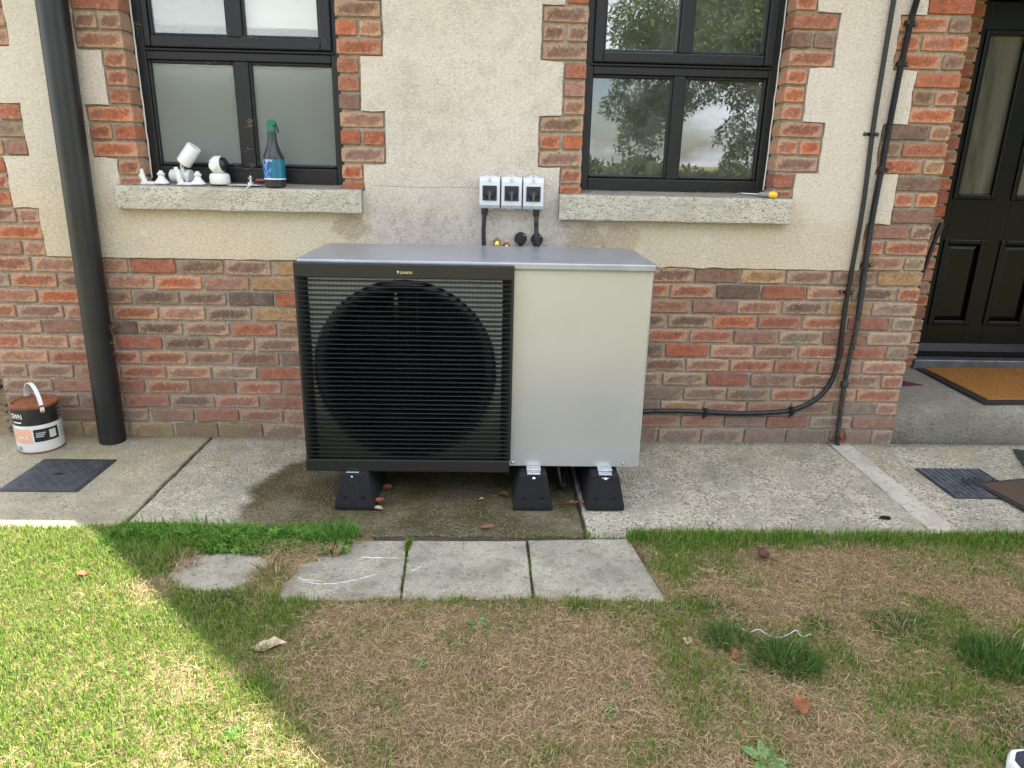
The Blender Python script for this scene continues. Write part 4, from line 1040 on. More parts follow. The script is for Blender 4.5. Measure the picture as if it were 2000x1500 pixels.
# sheet of card with a little metal knob on it, red handle behind, thin white lead hanging over the edge
cd = G().slab([(-.085, -.030), (.055, -.034), (.072, .030), (-.055, .038)], 0, .002).build('card', M_PAPER, loc=(-1.135, .025, SZ+.0045)); tag(cd, 'flat white card lying on the left sill beside the spray bottle', 'card')
kn = G().lathe([(.017, 0), (.017, .012), (.007, .016), (.006, .024), (.013, .027), (.013, .031), (.006, .034), (.0055, .039), (.004, .041)], (0, 0, 0), seg=16).build('knob', M_ZINC, loc=(-1.124, .028, SZ+.0065), smooth=40); tag(kn, 'small shiny stepped knob standing on the white card', 'knob')
rh = G().tube([(-.028, 0, 0), (-.02, 0, .002), (.02, 0, .003), (.028, 0, .002)], [.005, .008, .008, .005], 10).build('red_handle', M_RED, loc=(-1.088, .068, SZ+.024), smooth=40); tag(rh, 'dark red handle lying behind the white card and spray bottle', 'tool')
ld = G().tube(spline([(-1.075, .00, SZ+.006), (-1.10, -.030, SZ+.008), (-1.118, -.052, SZ-.002), (-1.128, -.058, SZ-.024), (-1.126, -.057, SZ-.034)], 8), .0022, 6).build('thin_lead', M_STRING, smooth=60); tag(ld, 'thin white lead hanging over the front of the left sill', 'cable')
# screwdriver on the right sill
sd = thing('screwdriver', 'yellow and grey handled screwdriver lying at the right end of the clear window sill', 'screwdriver', (1.262, -.012, SZ+.002), rz=R(-38))
Ms = Matrix.Rotation(R(90), 4, 'Y')
G().lathe([(.002, -.125), (.0035, -.10), (.0035, -.02)], seg=8).xf(Ms @ Matrix.Scale(1, 4)).build('shaft', M_STEEL, sd)
G().lathe([(.007, -.022), (.012, -.010), (.0125, .018), (.015, .030)], seg=14).xf(Ms).build('grip', M_GREYH, sd, smooth=40)
G().lathe([(.0152, .030), (.0155, .048), (.012, .060), (.005, .064)], seg=14).xf(Ms).build('butt', M_YELLOW, sd, smooth=40)
for ch in sd.children: ch.location = (0, 0, .011)
# dry leaf bits and cobweb straw on frames and sills
def litter(name, boxs, n, mat, seed, label):
    g = G(); rr = random.Random(seed)
    for i in range(n):
        x0, x1, y0, y1, z0, z1 = rr.choice(boxs); p = Vector((rr.uniform(x0, x1), rr.uniform(y0, y1), rr.uniform(z0, z1))); a = rr.uniform(0, 6.28)
        d = Vector((math.cos(a), rr.uniform(-.3, .3), math.sin(a)*.5))*rr.uniform(.006, .022)
        g.tube([p-d, p+Vector((rr.uniform(-.006, .006), 0, rr.uniform(-.004, .006))), p+d], [.0003, .0008, .0003], 4)
    o = g.build(name, mat, kind='stuff'); o['label'] = label; return o
litter('cobweb_straw', [(-1.60, -1.56, .07, .085, 1.84, 1.93), (-1.25, -1.15, .075, .085, 1.87, 1.90), (-1.13, -1.05, .075, .085, 1.87, 1.89), (-.84, -.76, .075, .085, 1.865, 1.89), (-1.16, -1.08, .095, .105, 1.32, 1.42), (-1.23, -1.12, .09, .10, 1.29, 1.33), (-1.15, -1.11, .09, .10, 1.50, 1.53), (-1.3, -1.05, .10, .11, 1.755, 1.775)], 60, simple('straw_bits', lin(150, 130, 100), .9), 3, 'dry straw and cobweb bits caught on the frosted window frame')
litter('sill_litter', [(.42, 1.30, .06, .095, SZ+.008, SZ+.014), (.95, 1.28, .05, .095, SZ+.008, SZ+.02), (.40, .46, .02, .06, SZ+.004, SZ+.012)], 90, simple('sill_bits', lin(104, 82, 58), .9), 5, 'brown leaf bits along the bottom of the clear window')
# things inside on the inner sill of the clear window
ik = thing('basket', 'dark brown rounded pot seen dimly inside the clear window', 'pot', (.712, .265, 1.315))
G().lathe([(.040, 0), (.050, .03), (.052, .075), (.043, .112), (.022, .132), (.0, .136)], seg=24).build('body', M_CLOTH, ik, smooth=60)
ib = G().box(-.048, .048, -.03, .03, 0, .076).build('cream_box', M_CREAM, loc=(.792, .235, 1.3155), bevel=.006); tag(ib, 'cream box on the inner sill of the clear window', 'box')
vs_ = thing('vase', 'dark narrow bottle behind the right pane of the frosted window', 'bottle', (-.885, .205, 1.246))
G().lathe([(.035, 0), (.037, .10), (.02, .16), (.014, .26), (.014, .27)], seg=16).build('body', simple('dark_blue_glass', (.02, .02, .04), .3), vs_, smooth=50)

# ================================================================== ON THE GROUND
# paint can
pc = thing('paint_can', 'used paint can with rusty lid and raised white handle by the house corner', 'paint can', (-2.185, -.155, .001), rz=0)
TL = Matrix.Rotation(R(-4), 4, 'Y')
CRr = .098
G().lathe([(CRr-.003, 0), (CRr, .004), (CRr, .226)], seg=48).build('tin', M_TIN, pc, smooth=40)
G().lathe([(CRr+.0008, .140), (CRr+.0008, .226)], seg=48, cap=False).build('black_band', M_TINB, pc, smooth=40)
G().lathe([(CRr+.004, .222), (CRr+.005, .230), (CRr+.003, .235), (CRr-.006, .236), (CRr-.010, .228), (.0, .226)], seg=48, cap=False).build('lid', M_RUST, pc, smooth=40)
G().lathe([(CRr+.002, .0), (CRr+.003, .004), (CRr+.0005, .008)], seg=48, cap=False).build('bottom_rim', M_RUST, pc, smooth=40)
def wrap(name, a0, a1, z0, z1, mat, off=.0012):
    g = G(); n = 14
    for i in range(n+1):
        a = R(a0+(a1-a0)*i/n); r = CRr+off; g.v += [(r*math.sin(a), -r*math.cos(a), z0), (r*math.sin(a), -r*math.cos(a), z1)]
    g.f = [(2*i, 2*i+2, 2*i+3, 2*i+1) for i in range(n)]
    return g.build(name, mat, pc, smooth=60)
wrap('peach_label', -41, 14, .052, .124, M_PEACH); wrap('black_label', 19, 82, .058, .120, M_TINB); wrap('swatch', 56, 74, .070, .110, simple('swatch_cream', (.6, .6, .5), .5), .002)
for i, z in enumerate((.100, .091, .082)): wrap('print_line', 24, 48-3*i, z, z+.003, M_TIN, .002)
for i in range(9): wrap('print_line', 90, 101+rnd.uniform(0, 8), .06+.018*i, .062+.018*i, M_INK if i < 5 else M_TIN, .0022)
wrap('smudge', -36, -20, .012, .034, simple('blue_smudge', (.22, .23, .34), .6))
text('brand_text', 'OWN', .036, M_STICKER, pc, None, bend=(CRr+.0015, R(-20), .186, 0), width=.062)
wrap('print_line', -34, -6, .154, .160, M_TIN, .002)
text('label_word', 'ELL', .018, M_STICKER, pc, None, bend=(CRr+.002, R(-6), .083, 0), width=.044)
# broad plastic handle standing up
g = G(); n = 22; hw = .0085
for i in range(n+1):
    a = PI*i/n; x = -math.cos(a)*(CRr+.006); z = .205+.118*math.sin(a)
    g.v += [(x, -hw, z), (x, hw, z), (x*(1-.03), hw, z-.003), (x*(1-.03), -hw, z-.003)]
for i in range(n):
    for j in range(4): g.f.append((i*4+j, i*4+(j+1) % 4, (i+1)*4+(j+1) % 4, (i+1)*4+j))
g.f += [(0, 1, 2, 3), (n*4+3, n*4+2, n*4+1, n*4)]
Mh = Matrix.Rotation(R(-41), 4, 'Z')
g.xf(Mh); hnd = g.build('handle', M_WHITE, pc, smooth=40)
for s in (-1, 1):
    p = Mh @ Vector((s*(CRr+.004), 0, .205)); q = Mh @ Vector((s, 0, 0))
    G().tube([p-q*.006, p+q*.008], .0065, 12).build('rivet', M_BRASS, pc, smooth=40)

# inspection covers
mc = thing('manhole_cover', 'square black plastic inspection cover with diamond tread on the left concrete bay', 'manhole cover', (-1.914, -.478, .002))
G().box(-.157, .157, -.161, .157, -.02, .006).build('plate', M_COVER, mc, bevel=.003)
G().box(-.166, .166, -.170, .166, -.02, .0035).build('frame', M_COVER, mc, bevel=.002)
g = G(); s = .026
for i in range(-6, 7):
    for j in range(-6, 7):
        x, y = i*s*.92, j*s*.92
        if abs(x) > .142 or abs(y) > .142 or (abs(x) < .02 and abs(y) < .02): continue
        a = R(45) if (i+j) % 2 else R(-45); c, q = math.cos(a)*.0105, math.sin(a)*.0105; nx, ny = -math.sin(a)*.0028, math.cos(a)*.0028
        g.hexa([(x-c-nx, y-q-ny, .005), (x+c-nx, y+q-ny, .005), (x+c+nx, y+q+ny, .005), (x-c+nx, y-q+ny, .005), (x-c*.8, y-q*.8, .0085), (x+c*.8, y+q*.8, .0085), (x+c*.8+nx*.3, y+q*.8+ny*.3, .0085), (x-c*.8+nx*.3, y-q*.8+ny*.3, .0085)])
g.build('tread', M_COVER, mc, kind='stuff')
G().lathe([(.016, .0065), (.012, .0068)], (0, -.01, 0), seg=16).xf(Matrix.Diagonal((1.2, .8, 1, 1))).build('key_hole_shade', M_DARK, mc)  # near-black disc on the plate, painted as the dark of an opening
dg_ = thing('drain_cover', 'square grey metal grid cover partly under the brown ribbed mat', 'drain cover', (2.206, -.484, .002))
G().box(-.162, .162, -.157, .157, -.02, .003).build('plate', M_COVER, dg_, bevel=.002)
g = G(); rr = random.Random(9)
for i in range(12):
    x = -.148+i*.0269; g.box(x-.0028, x+.0028, -.150, .150, .002, .009)
for j in range(22):
    y = -.147+j*.014; g.box(-.150, .150, y-.0016, y+.0016, .002, .0065)
g.build('grid_bars', M_GRATE, dg_, kind='stuff')
g = G()
for i in range(60):
    a = rr.uniform(0, 6.28); p = Vector((.03+rr.gauss(0, .035), -.015+rr.gauss(0, .025), .009)); dd = Vector((math.cos(a), math.sin(a), .1))*.012
    g.tube([p-dd, p+Vector((0, 0, .006)), p+dd], [.001, .005, .001], 4)
g.build('fluff', simple('dark_fluff', (.03, .03, .032), .95), dg_, kind='stuff')
# mats
mt = thing('coir_mat', 'tan coir doormat with a black border on the door step', 'doormat', (2.61, .065, .200))
mt.rotation_euler = (0, R(0), R(2.5))
outl = [(0, 0), (1.0, 0), (1.0, .655), (.03, .655)]
G().slab(outl, 0, .008).build('border', simple('mat_rubber', (.014, .014, .014), .8, 0, .4, .3, 120, .5, 300), mt, bevel=.003)
inn = [(.050, .048), (.95, .048), (.95, .640), (.075, .640)]
G().slab(inn, .006, .016).build('pile', M_COIR, mt, bevel=.004)
rs = np.random.RandomState(3); n = 9000
px = rs.uniform(.05, .95, n); py = rs.uniform(.05, .638, n); az_ = rs.uniform(0, 6.28, n); ln = rs.uniform(.006, .013, n)
keep = px > .05+(py-.05)*.042; px, py, az_, ln = px[keep], py[keep], az_[keep], ln[keep]; n = len(px)
dx = np.cos(az_)*ln; dy = np.sin(az_)*ln; V = np.zeros((n, 3, 3)); V[:, 0] = np.stack([px-dy*.10, py+dx*.10, np.full(n, .013)], 1); V[:, 1] = np.stack([px+dy*.10, py-dx*.10, np.full(n, .013)], 1); V[:, 2] = np.stack([px+dx, py+dy, rs.uniform(.017, .027, n)], 1)
cc = np.array(lin(198, 142, 80))*rs.uniform(.45, 1.25, (n, 1)); tri_mesh('bristles', V.reshape(-1, 3), np.arange(3*n).reshape(-1, 3), M_GRASS, np.repeat(cc, 3, 0), mt, 'stuff')
rm = thing('ribbed_mat', 'brown ribbed rubber edged mat lying on the concrete over the metal grid cover', 'doormat', (2.215, -.505, .010), rz=R(11))
G().slab([(0, 0), (.80, 0), (.80, -.45), (.0, -.45)], 0, .005).build('border', simple('mat_edge', (.013, .013, .013), .8), rm, bevel=.002)
G().slab([(.020, -.020), (.78, -.020), (.78, -.43), (.020, -.43)], .004, .009).build('pile', M_RIB, rm, bevel=.002)
sm = thing('scraper_mat', 'corner of a black rubber mat on the concrete against the door step', 'doormat', (2.70, -.085, .006), rz=R(-24))
G().slab([(0, 0), (.5, 0), (.5, -.3), (0, -.3)], 0, .008).build('base', M_COVER, sm, bevel=.003)
g = G()
for i in range(14):
    for j in range(8): g.box(.012+i*.034, .034+i*.034, -.288+j*.034, -.266+j*.034, .007, .013)
g.build('studs', M_COVER, sm, kind='stuff')
pu = G(); rr = random.Random(6); pts = [(2.20, .36, .196), (2.475, .395, .197), (2.36, .52, .199), (2.20, .62, .199)]
pu.slab([(x-2.3, y-.45) for x, y, z in pts], 0, .004); pu = pu.build('purple_cloth', M_PURPLE, loc=(2.3, .45, .197), bevel=.002); tag(pu, 'purple cloth corner lying on the step behind the brick corner', 'cloth')
wk = thing('walking_stick', 'thin black stick leaning in the porch behind the brick corner', 'stick', (2.17, .30, .196))
G().tube([(0, 0, 0), (.128, .0, .75), (.150, 0, .87)], [.010, .011, .011], 10).build('shaft', M_BLACK, wk, smooth=50)
G().tube([(.146, 0, .85), (.163, 0, .918)], [.016, .015], 12).build('grip', M_BPLAST, wk, smooth=40)

# fallen leaves and scraps
def leaf(loc, size, mat, label, seed, rz=0.0, curl=.35, asp=.55, cat='leaf', lobes=0.0):
    rr = random.Random(seed); g = G(); nx, ny = 9, 5
    for i in range(nx+1):
        u = i/nx; w = asp*.5*math.sin(PI*min(1, max(.02, u))**.8)*(1+lobes*math.sin(u*17+seed))
        for j in range(ny+1):
            v = j/ny*2-1
            x = (u-.5); y = v*w+.05*math.sin(u*5+seed); z = curl*(abs(v)**1.5)*w*1.2+.10*math.sin(u*7+seed)*curl+rr.uniform(-.012, .012)+.12*curl*(u-.5)**2*4
            g.v.append((x*size, y*size, (z+.06)*size))
    for i in range(nx):
        for j in range(ny):
            b = i*(ny+1)+j; g.f.append((b, b+1, b+ny+2, b+ny+1))
    o = g.build('fallen_leaf', mat, smooth=70); o.location = loc; o.rotation_euler = (0, 0, rz); tag(o, label, cat, 'fallen leaves'); return o
leaf((-.632, -1.672, .016), .098, M_LEAF2, 'large pale grey dead leaf on the grass near the shade edge', 3, R(12), .5, .5, lobes=.12)
leaf((.822, -1.915, .030), .07, M_LEAF1, 'curled orange brown leaf on the straw in front of the big tuft', 5, R(75), .7, .6, lobes=.2)
leaf((.985, -1.180, .030), .085, M_LEAF3, 'dark purplish brown curled leaf below the right concrete bay', 8, R(100), .9, .5)
leaf((.772, -1.252, .014), .085, M_LEAF2, 'narrow pale leaf scrap on the straw right of the paving slabs', 9, R(-25), .2, .25)
leaf((.725, -1.712, .022), .045, M_LEAF1, 'small orange leaf between the two dark tufts', 11, R(20), .6, .7)
leaf((.60, -1.64, .020), .04, M_LEAF2, 'small pale leaf scrap left of the dark tufts', 12, R(60), .4, .7)
leaf((-.458, -.745, .012), .05, M_LEAF1, 'crumpled brown leaf beside the left rubber foot', 14, R(40), .9, .7)
leaf((-.44, -.62, .012), .045, M_LEAF1, 'brown leaf with a white scrap further under the heat pump', 15, R(10), .8, .8)
leaf((-.46, -.79, .008), .05, M_LEAF2, 'pale flat leaf at the front of the left rubber foot', 16, R(160), .3, .5)
leaf((-.034, -.70, .008), .022, M_LEAF2, 'tiny pale leaf scrap on the wet concrete under the heat pump', 17, R(0), .5, .8)
leaf((.062, -.67, .010), .055, M_LEAF3, 'dark wet leaf left of the middle rubber foot', 18, R(-15), .5, .6)
leaf((.352, -.74, .012), .04, M_LEAF1, 'brown leaf on the joint left of the right rubber foot', 19, R(30), .7, .6)
leaf((.388, -.735, .012), .035, M_LEAF1, 'reddish leaf touching the right rubber foot', 20, R(-40), .8, .6)
leaf((-.012, -.935, .006), .06, M_LEAF1, 'flat reddish leaf litter near the front edge of the wet concrete', 22, R(5), .2, .35)
leaf((1.83, -.02, .05), .08, M_LEAF1, 'orange brown leaf standing at the foot of the corrugated conduit', 23, R(90), .8, .5).rotation_euler = (0, R(-70), R(60))
leaf((1.79, -.03, .02), .07, M_LEAF3, 'dark brown leaf at the foot of the corrugated conduit', 24, R(170), .8, .5)
leaf((1.355, -.05, .008), .03, M_LEAF1, 'tiny brown leaf on the concrete against the plinth', 25, R(0), .3, .5)
leaf((-1.35, -1.32, .03), .04, M_LEAF1, 'small yellow brown leaf on the sunlit grass', 26, R(30), .6, .8)
sl = G().tube([(-.025, 0, .006), (-.012, .002, .010), (.012, -.002, .009), (.022, 0, .005)], [.003, .007, .008, .003], 8).build('slug', M_DARK, loc=(1.63, -.835, .001), smooth=60); tag(sl, 'small black slug on the concrete beside the pale cement patch', 'slug')
st_ = G().tube(spline([(.776, -1.590, .030), (.80, -1.598, .022), (.826, -1.595, .030), (.85, -1.617, .026), (.88, -1.628, .026), (.91, -1.622, .034), (.935, -1.612, .040), (.95, -1.622, .026), (.978, -1.618, .030)], 6), .0019, 6).build('string', M_STRING, smooth=60); tag(st_, 'white string lying behind the dark grass tuft', 'string')
# toe of the photographer's shoe
sh = thing('shoe', 'tip of a dark trainer with white sole at the lower right of the lawn', 'shoe', (1.318, -2.218, .022), rz=R(28))
def shoe_ring(s): return [(-.036*s, -.13), (-.042*s, -.06), (-.040*s, 0), (-.047*s, .06), (-.044*s, .10), (-.030*s, .128), (0, .140), (.028*s, .130), (.042*s, .10), (.046*s, .05), (.040*s, -.01), (.038*s, -.08), (.030*s, -.13), (0, -.142)]
def loft(rings, name, mat):
    g = G(); k = len(rings[0])
    for r in rings: g.v += r
    for i in range(len(rings)-1):
        for j in range(k): g.f.append((i*k+j, i*k+(j+1) % k, (i+1)*k+(j+1) % k, (i+1)*k+j))
    g.f += [tuple(range(k))[::-1], tuple((len(rings)-1)*k+j for j in range(k))]
    return g.build(name, mat, sh, bevel=.004, smooth=50)
loft([[(x, y, 0) for x, y in shoe_ring(1)], [(x*1.03, y*1.02, .02+.01*max(0, y/.14)) for x, y in shoe_ring(1)], [(x*.98, y*.985, .034+.012*max(0, y/.14)) for x, y in shoe_ring(1)]], 'sole', M_SOLE)
loft([[(x*.93, y*.95, .030) for x, y in shoe_ring(1)], [(x*.92, y*.93-.004, .05) for x, y in shoe_ring(1)], [(x*.8, min(y, .10)*.88-.012, .068+.03*max(0, -y/.14)) for x, y in shoe_ring(1)], [(x*.55, min(y, .05)*.8-.02, .080+.05*max(0, -y/.14)) for x, y in shoe_ring(1)]], 'upper', M_UPPER)

# ================================================================== LAWN
def sd_box(x, y, x0, x1, y0, y1):
    dx = np.maximum(x0-x, x-x1); dy = np.maximum(y0-y, y-y1)
    return np.where((dx > 0) & (dy > 0), np.hypot(dx, dy), np.maximum(dx, dy))
def cover(x, y):
    """how much soil and grass lies at a point: > 0 grass, < 0 bare concrete"""
    n = (fbm(x, y, 14, 3)-.5); n2 = (fbm(x, y, 34, 11)-.5)
    edge = -.955 - .03*np.clip((x+.9)/1.2, 0, 1)*0 + np.where(x < -1.42, -.005, np.where(x < .37, -.030, -.022))
    d = np.maximum(edge - y, -9)                                     # below the path edge
    # soil spilling over the path edge on the left strip, and the bare middle
    d = d + np.where((x > -1.40) & (x < -.50), .030, 0)
    d = d + np.where((x > -.50) & (x < .53), -.02, 0)
    d = d + .035*n
    # three clear slabs and the half-buried one
    s = np.minimum(sd_box(x, y, -.68, .575, -1.412, -1.03), sd_box(x, y, -.45, .535, -1.412, -.98))
    cut = sd_box(x, y, -9, -.60, -1.19, -.9); cut2 = sd_box(x, y, -9, -.50, -1.10, -.9)
    s = np.maximum(s, -cut); s = np.maximum(s, -cut2)
    s = s + .05*n + .03*n2
    s4 = np.hypot((x+.935)/1.12, (y+1.245))-.135 + .07*n + .03*n2
    return np.minimum(d, np.minimum(s, s4))
NX, NY = 330, 170
gx = np.linspace(-3.3, 3.3, NX); gy = np.linspace(-.90, -4.3, NY); XX, YY = np.meshgrid(gx, gy, indexing='ij')
cv = cover(XX, YY)
ZZ = np.where(cv > 0, np.clip(cv*.5, 0, .012)+.003, np.clip(cv*2.0, -.05, 0)) + np.where(cv > .02, (fbm(XX, YY, 7, 5)-.5)*.022, 0)
V = np.stack([XX, YY, ZZ], -1).reshape(-1, 3); idx = np.arange(NX*NY).reshape(NX, NY)
q = np.stack([idx[:-1, :-1], idx[1:, :-1], idx[1:, 1:], idx[:-1, 1:]], -1).reshape(-1, 4)
T = np.concatenate([q[:, [0, 2, 1]], q[:, [0, 3, 2]]])
lw = tri_mesh('lawn', V, T, M_SOIL, kind='structure')

def greenness(x, y):
    p = fbm(x, y, 3.2, 21); p2 = fbm(x, y, 8.5, 31)
    left = 1/(1+np.exp((x+.75+ (y+1.6)*.55)*5))                       # the sunny side on the left
    g = .31 + .86*left + (p-.5)*1.5 + (p2-.5)*1.2 + .04
    g += .75*np.clip(1-np.abs(y+1.03)/.11, 0, 1)*(x > .5)              # lush strip against the right bay
    g += .55*np.clip(1-np.hypot((x-.64)/.16, (y+1.17)/.22), 0, 1)
    g += .55*np.clip((-x-.70)*1.6, 0, 1)*np.clip((y+2.1)*2.2, 0, 1)
    g -= .60*np.clip(1-np.hypot((x-1.25)/.62, (y+1.33)/.24), 0, 1)     # bare straw
    g += .55*np.clip(1-np.hypot((x-1.75)/.45, (y+1.62)/.40), 0, 1)
    g += .35*np.clip(1-np.hypot((x-1.25)/.30, (y+1.98)/.22), 0, 1)
    g += .30*np.clip(1-np.abs(y+1.45)/.06, 0, 1)*(x > -.7)*(x < .7)
    g -= .30*np.clip(1-np.hypot((x-.1)/.55, (y+1.72)/.25), 0, 1)
    g -= .95*np.clip(1-np.hypot((x+1.14)/.17, (y+1.33)/.12), 0, 1)
    g -= .38*np.clip(1-np.hypot((x+.75)/.45, (y+1.75)/.22), 0, 1)
    g -= .12*(1/(1+np.exp(-(x+.2)*6)))*(1/(1+np.exp((y+1.2)*20)))
    return np.clip(g, .03, 1)
rs = np.random.RandomState(12)
GREEN = np.array([lin(108, 138, 42), lin(90, 124, 38), lin(126, 152, 58), lin(72, 104, 36)])
STRAW = np.array([lin(190, 164, 128), lin(172, 146, 112), lin(206, 184, 148), lin(150, 124, 94), lin(176, 158, 116), lin(130, 108, 80)])
def ground_z(x, y):
    c = cover(x, y); return np.where(c > 0, np.clip(c*.5, 0, .012)+.003, 0)
def green_blades(x, y, h, w, lean, cols, z0):
    n = len(x); az = rs.uniform(0, 2*PI, n); la = rs.uniform(.1, 1, n)*lean
    dx, dy = np.cos(az), np.sin(az); wx, wy = -dy*w*.5, dx*w*.5
    V = np.zeros((n, 5, 3)); b = np.stack([x, y, z0], 1); side = np.stack([wx, wy, np.zeros(n)], 1)
    m_ = b + np.stack([dx*h*la*.30, dy*h*la*.30, h*.62*np.sqrt(np.clip(1-la*la*.5, .2, 1))], 1)
    t_ = b + np.stack([dx*h*la, dy*h*la, h*(1-.62*la**2)], 1)
    V[:, 0] = b-side; V[:, 1] = b+side; V[:, 2] = m_-side*.8; V[:, 3] = m_+side*.8; V[:, 4] = t_
    o = (np.arange(n)*5)[:, None, None]; T = (np.array([[0, 1, 3], [0, 3, 2], [2, 3, 4]])[None]+o).reshape(-1, 3)
    return V.reshape(-1, 3), T, np.repeat(cols, 5, 0)
def straws(x, y, ln, w, cols, z0, lift):
    n = len(x); az = rs.uniform(0, 2*PI, n); k = rs.normal(0, .9, n); V = np.zeros((n, 7, 3)); px, py = x.copy(), y.copy(); a = az.copy()
    z = z0 + rs.uniform(.001, .012, n)
    for i in range(4):
        wx, wy = -np.sin(a)*w*.5, np.cos(a)*w*.5
        zz = z + lift*np.sin(PI*min(.95, i/3.0+.05))*rs.uniform(.6, 1.0, n)
        if i < 3: V[:, 2*i] = np.stack([px-wx, py-wy, zz], 1); V[:, 2*i+1] = np.stack([px+wx, py+wy, zz+w*.3], 1)
        else: V[:, 6] = np.stack([px, py, zz], 1)
        px = px+np.cos(a)*ln/3; py = py+np.sin(a)*ln/3; a = a+k*.38
    o = (np.arange(n)*7)[:, None, None]; T = (np.array([[0, 1, 3], [0, 3, 2], [2, 3, 5], [2, 5, 4], [4, 5, 6]])[None]+o).reshape(-1, 3)
    return V.reshape(-1, 3), T, np.repeat(cols, 7, 0)
def cat(parts):
    V = []; T = []; C = []; o = 0
    for v, t, c in parts: V.append(v); T.append(t+o); C.append(c); o += len(v)
    return np.concatenate(V), np.concatenate(T), np.concatenate(C)
def sample(n, x0, x1, y0, y1): return rs.uniform(x0, x1, n), rs.uniform(y0, y1, n)
def pick(pal, n, v=.25): return pal[rs.randint(0, len(pal), n)]*rs.uniform(1-v, 1+v, (n, 1))
parts = []
for (n, x0, x1, y0, y1, k) in ((400000, -2.35, 2.4, -2.45, -.93, 1.0), (36000, -3.2, 3.2, -4.2, -2.45, 1.5)):
    x, y = sample(n, x0, x1, y0, y1); c = cover(x, y); g_ = greenness(x, y); ok = (c > rs.uniform(-.004, .016, n))
    isg = (rs.rand(n) < g_**1.2*.90) & ok
    xg, yg = x[isg], y[isg]; m_ = len(xg); gg = g_[isg]
    lush = np.clip(1-np.abs(yg+1.03)/.10, 0, 1)*(xg > .5)
    h = rs.uniform(.010, .026, m_)*(.75+.5*gg)*(1+.6*lush); col = pick(GREEN, m_, .28)
    dry = rs.rand(m_) < .16; col[dry] = col[dry]*.4+pick(STRAW, dry.sum(), .2)*.6
    parts.append(green_blades(xg, yg, h, rs.uniform(.0014, .0027, m_)*k, 1.0, col, ground_z(xg, yg)))
    iss = (~isg) & (c > .004) & (rs.rand(n) < (.70-.40*g_)*.9)
    xs, ys = x[iss], y[iss]; m_ = len(xs)
    parts.append(straws(xs, ys, rs.uniform(.010, .030, m_)*(1+1.1*(rs.rand(m_) < .22)), rs.uniform(.0008, .0016, m_)*k, pick(STRAW, m_, .2), ground_z(xs, ys), rs.uniform(.001, .011, m_)))
V, T, C = cat(parts); gr = tri_mesh('grass', V, T, M_GRASS, C, kind='stuff'); gr['label'] = 'short patchy lawn of green blades and dry straw'
# straw fringe hanging over the slabs
# clover strip along the left bays
rs = np.random.RandomState(40)
n = 5200; x = rs.uniform(-1.40, -.52, n); y = -1.040+rs.normal(0, .055, n)-.02*np.sin(x*6); k = (np.abs(y+1.040) < .10); x, y = x[k], y[k]; n = len(x)
dens = fbm(x, y, 9, 50) > .34; x, y = x[dens], y[dens]; n = len(x); z = .012+rs.uniform(0, .030, n)*np.clip(1-np.abs(y+1.035)/.10, .2, 1)
V = []; T = []; C = []; pal = np.array([lin(72, 116, 40), lin(56, 98, 34), lin(92, 136, 54), lin(120, 150, 66)])
for i in range(n):
    a0 = rs.uniform(0, 6.28); r = rs.uniform(.007, .014); tilt = rs.uniform(-.5, .5, 2); c = pal[rs.randint(4)]*rs.uniform(.75, 1.2)
    for k3 in range(3):
        a = a0+k3*2.094; cx_, cy_ = x[i]+math.cos(a)*r*.8, y[i]+math.sin(a)*r*.8; b = len(V)
        for m6 in range(6):
            t = m6*PI/3; ox, oy = math.cos(t)*r*.72, math.sin(t)*r*.72; V.append((cx_+ox, cy_+oy, z[i]+(ox*tilt[0]+oy*tilt[1])+.002*math.cos(2*t+a))); C.append(c)
        T += [(b, b+1, b+2), (b, b+2, b+3), (b, b+3, b+4), (b, b+4, b+5)]
cl_ = tri_mesh('clover', np.array(V), np.array(T), M_GRASS, np.array(C), kind='stuff'); cl_['label'] = 'strip of clover and grass along the left concrete bays'
LTG = np.array([lin(84, 128, 40), lin(102, 146, 52), lin(70, 112, 38), lin(116, 152, 60)])
parts = []
def strip(n, x0, x1, y0, sy, h0, h1, cols, lean=.8, w=(.002, .0034)):
    x = rs.uniform(x0, x1, n); y = y0+rs.normal(0, sy, n); parts.append(green_blades(x, y, rs.uniform(h0, h1, n), rs.uniform(*w, n), lean, pick(cols, n, .25), np.full(n, .004)))
strip(2400, -1.42, -.95, -1.03, .045, .025, .065, LTG); strip(1100, -.95, -.6, -1.04, .045, .02, .06, LTG); strip(3400, .53, 2.3, -1.02, .028, .02, .055, LTG)
strip(160, -.31, -.29, -1.075, .018, .01, .03, GREEN); strip(60, -.300, -.288, -1.25, .09, .006, .014, GREEN); strip(60, .141, .151, -1.25, .09, .006, .014, GREEN); strip(80, -.3, .5, -1.003, .006, .008, .02, GREEN); strip(70, .10, .50, -1.006, .006, .012, .035, GREEN); strip(40, .36, .39, -.99, .01, .01, .03, GREEN)
V, T, C = cat(parts); o = tri_mesh('edge_grass', V, T, M_GRASS, C, kind='stuff'); o['label'] = 'longer grass blades along the edges of the concrete'

